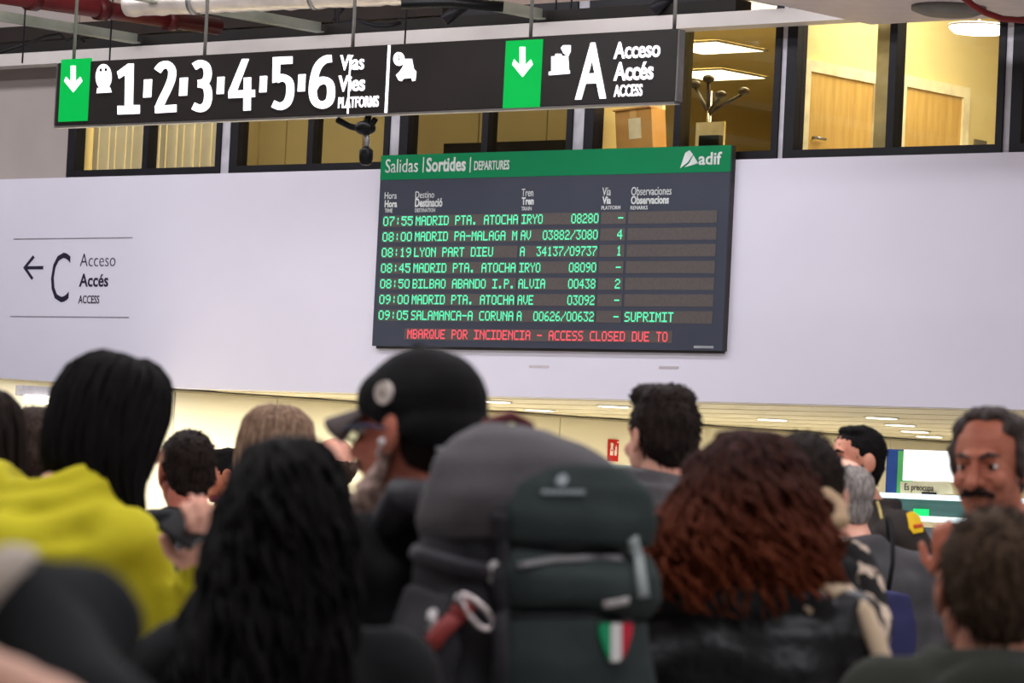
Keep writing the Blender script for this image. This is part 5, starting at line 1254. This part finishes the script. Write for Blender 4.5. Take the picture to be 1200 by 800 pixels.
# ---- the man in the quilted jacket
M_puff = mat('puffer_charcoal', (66, 63, 64), 0.6, (56, 53, 54), scale=9, bump=0.2, bscale=60)
p = Person(777, 450, 9.5, 'person with short dark hair in a charcoal quilted jacket, seen from behind', yaw=22, head=(10, -3, 0), headoff=(0.01, 0.03, 0), tall=0.02, build=1.06)
p.body(SK_B)
def puff(v, s):
    k = s.s
    for i in range(9):
        z = (0.9 + i * 0.066) * k; rx_ = 0.2 - 0.02 * abs(i - 6) / 4; 
        if z > 1.4 * k: rx_ = 0.17
        pts = [(rx_ * math.cos(R(a)), -0.01 + rx_ * 0.68 * math.sin(R(a)), z) for a in range(0, 361, 20)]; v.chain(pts, 0.034, 8)
    for (rr, zz, th, yy) in ((0.105, 1.50, 0.032, -0.02), (0.12, 1.465, 0.036, -0.04), (0.135, 1.425, 0.036, -0.05)):
        pts = [(rr * math.cos(R(a)), yy + rr * math.sin(R(a)), zz * k + 0.018 * math.cos(R(a - 200))) for a in range(0, 361, 20)]; v.chain(pts, th, 8)
    for q in (-1, 1):
        for t in (0.1, 0.35, 0.6, 0.85): c = s.S[q].lerp(s.E[q], t); v.ell(c, (0.08, 0.08, 0.048))
        for t in (0.1, 0.35, 0.6, 0.85): c = s.E[q].lerp(s.W[q], t); v.ell(c, (0.066, 0.066, 0.044))
p.jacket(M_puff, 'quilted_jacket', extra=puff, g=1.04, amp=0.006, smooth=2); p.lower(C_black, C_shoe)
p.short_hair(hair_mat('hair_espresso', (44, 34, 29), (24, 19, 17)), extra=[((-0.01, 0.02, 0.105), (0.06, 0.055, 0.032)), ((0, -0.03, 0.09), (0.072, 0.07, 0.045))], tuft=420, tl=0.02, seed=6, wide=1.05)

# ---- the ash-blond woman
p = Person(327, 475, 9.5, 'person with straight ash blond hair behind the black curls', yaw=0, headoff=(0, 0.03, 0), female=True, tall=0.012)
p.body(SK_B); p.jacket(C_char); p.lower(C_black, C_shoe)
p.long_hair(H_blond, [(0.127, 0.02, 0.02, 0, -0.01), (0.118, 0.05, 0.06, 0, -0.012), (0.09, 0.078, 0.092, 0, -0.014), (0.04, 0.09, 0.104, 0, -0.02), (-0.04, 0.094, 0.09, 0, -0.035), (-0.12, 0.096, 0.075, 0, -0.05), (-0.22, 0.1, 0.06, 0, -0.075), (-0.3, 0.09, 0.04, 0, -0.08)], 260, 0.003, 1.2, 0.006, seed=9, amp=0.004)

# ---- the dark-haired man in the black hooded jacket, left of the middle
p = Person(221, 503, 11.0, 'person with dark cropped hair and black hooded jacket beside the yellow hoodie', yaw=6, head=(14, -8, 0), headoff=(-0.02, 0.04, 0), tall=0.012, build=1.06)
p.body(SK_D)
def hood3(v, s):
    for rr, zz, th in ((0.12, 1.47, 0.036), (0.14, 1.43, 0.038)):
        v.chain([(rr * math.cos(R(a)), -0.04 + rr * 0.9 * math.sin(R(a)), zz * s.s) for a in range(140, 401, 18)], th, 8)
p.jacket(mat('jacket_black_hood', (24, 25, 28), 0.8, (17, 18, 20), scale=8), extra=hood3, g=1.06); p.lower(C_black, C_shoe)
p.short_hair(H_dark, tuft=300, tl=0.016, seed=13)

# ---- the man in the high visibility vest
p = Person(264, 525, 18.0, 'person in yellow high visibility vest with black hair, in profile facing left', yaw=98, head=(4, -2, 0), headoff=(0, 0.02, 0), tall=0.008)
p.body(SK_C); p.eyes(H_black)
p.jacket(mat('shirt_maroon', (96, 36, 44), 0.8), 'shirt', amp=0.006); p.lower(C_jean, C_shoe)
v = Vol(); k_ = p.s; v.loft([(0.9 * k_, 0.2, 0.155), (1.1 * k_, 0.192, 0.148), (1.32 * k_, 0.212, 0.146, 0, -0.01), (1.42 * k_, 0.2, 0.128, 0, -0.02), (1.468 * k_, 0.13, 0.105, 0, -0.02)], 30, 2.3); vv_ = p.part('safety_vest', v, mat('hivis', (206, 214, 60), 0.6), 0.012, 2, amp=0.006)
v = Vol().loft([(1.1 * k_, 0.202, 0.158), (1.15 * k_, 0.204, 0.158)], 30, 2.3); link('reflective_band', bm_mesh(v.bm, 'reflective_band', True), mat('reflective', (190, 190, 190), 0.3), vv_)
v = Vol().chain([(0.08 * math.cos(R(a)), -0.01 + 0.08 * math.sin(R(a)), 1.5 * k_) for a in range(0, 361, 24)], 0.018, 8); p.part('collar', v, mat('shirt_maroon', (0, 0, 0)), 0.008, 1)
p.short_hair(H_black, tuft=140, tl=0.012, seed=15)

# ---- the bald man far behind
p = Person(390, 513, 16.0, 'distant person with bald pink head seen beside the cap wearer', yaw=52, headoff=(0, 0.02, 0), tall=0.0)
p.body(SK_B); p.jacket(C_char); p.lower(C_black, C_shoe)
v = Vol(p.HM); v.ell((0, -0.045, -0.012), (0.08, 0.072, 0.058)).ell((0, -0.06, -0.04), (0.06, 0.04, 0.045)).ell((0.07, 0.0, 0.0), (0.016, 0.03, 0.035)).ell((-0.07, 0.0, 0.0), (0.016, 0.03, 0.035)); p.part('hair', v, H_brown, 0.006, 1, amp2=0.004)

# ---- the two heads at the far left
p = Person(40, 475, 10.2, 'person with brown hair gathered in a low knot at the far left', yaw=14, head=(0, -4, 0), headoff=(0, 0.02, 0), female=True, tall=0.012)
p.body(SK_B); p.jacket(C_black); p.lower(C_black, C_shoe)
p.short_hair(hair_mat('hair_brown_knot', (64, 50, 42), (38, 29, 25)), extra=[((0, -0.075, 0.0), (0.06, 0.05, 0.06)), ((0.01, -0.1, 0.04), (0.035, 0.03, 0.03))], seed=17, tl=0.018, wide=1.08)
p = Person(-22, 455, 8.0, 'person with dark brown hair cut off by the left edge', yaw=8, headoff=(0, 0.02, 0), female=True, tall=0.012)
p.body(SK_B); p.jacket(C_char); p.lower(C_black, C_shoe)
p.long_hair(H_dark, [(0.127, 0.02, 0.02, 0, -0.01), (0.118, 0.05, 0.06, 0, -0.012), (0.09, 0.078, 0.092, 0, -0.014), (0.04, 0.09, 0.104, 0, -0.02), (-0.04, 0.094, 0.09, 0, -0.035), (-0.12, 0.085, 0.07, 0, -0.05), (-0.19, 0.06, 0.04, 0, -0.06)], 180, 0.004, 1.5, 0.006, seed=19)

# ---- the closest person: navy short sleeve and bare arm at the bottom left
M_navy = mat('tshirt_navy', (11, 15, 17), 0.95, (9, 12, 14), scale=8, bump=0.15, bscale=200)
p = Person(-262, 470, 2.9, 'person in navy short sleeves with bare arm, very close at the bottom left', yaw=62, head=(0, 0, 0), headoff=(0, 0.04, 0), tall=0.01)
sh_ = p.loc(0, 750, 2.72); p.S[-1] = sh_; p.E[-1] = p.loc(150, 930, 2.58); p.W[-1] = p.loc(-190, 748, 2.54)
p.handdir[-1] = (p.W[-1] - p.E[-1]).normalized(); p.palm[-1] = Vector((0, 0, 1))
p.body(skin_mat('skin_arm', (208, 164, 140)), arm_r=0.053); p.eyes(H_dark)
def slv(v, s):
    v.cap(s.S[-1] + Vector((0.05, 0, 0)), s.S[-1], 0.058, 0.058); v.cap(s.S[-1], s.S[-1].lerp(s.E[-1], 1.0), 0.058, 0.066)
p.jacket(M_navy, 'tshirt', sleeves=(1,), short=True, extra=slv, rs=0.8); p.lower(C_jean, C_shoe)
p.short_hair(H_dark, seed=23)
sb_ = empty('tote_bag', p.root.location.copy(), p.root.rotation_euler.z); tag(sb_, 'tote bag with a pale beige strap over the navy shoulder, bottom left', 'bag')
k_ = p.s; S_ = p.S[-1]
tube('bag_strap', [p.loc(-90, 900, 2.68), p.loc(-60, 760, 2.66), p.loc(-20, 688, 2.67), p.loc(8, 664, 2.70), p.loc(24, 662, 2.76), p.loc(20, 700, 2.82), p.loc(0, 800, 2.85), p.loc(-30, 1000, 2.85)], 0.016, mat('strap_beige_grey', (176, 164, 150), 0.75), sb_, 8)
v = Vol().loft([(0.62, 0.05, 0.16, S_.x - 0.02, S_.y - 0.26), (0.66, 0.06, 0.17, S_.x - 0.02, S_.y - 0.26), (0.98, 0.05, 0.17, S_.x - 0.02, S_.y - 0.26), (1.02, 0.03, 0.16, S_.x - 0.02, S_.y - 0.26)], 24, 3); link('bag_body', v.mesh(0.014, 2), mat('tote_canvas', (170, 158, 142), 0.8), sb_)
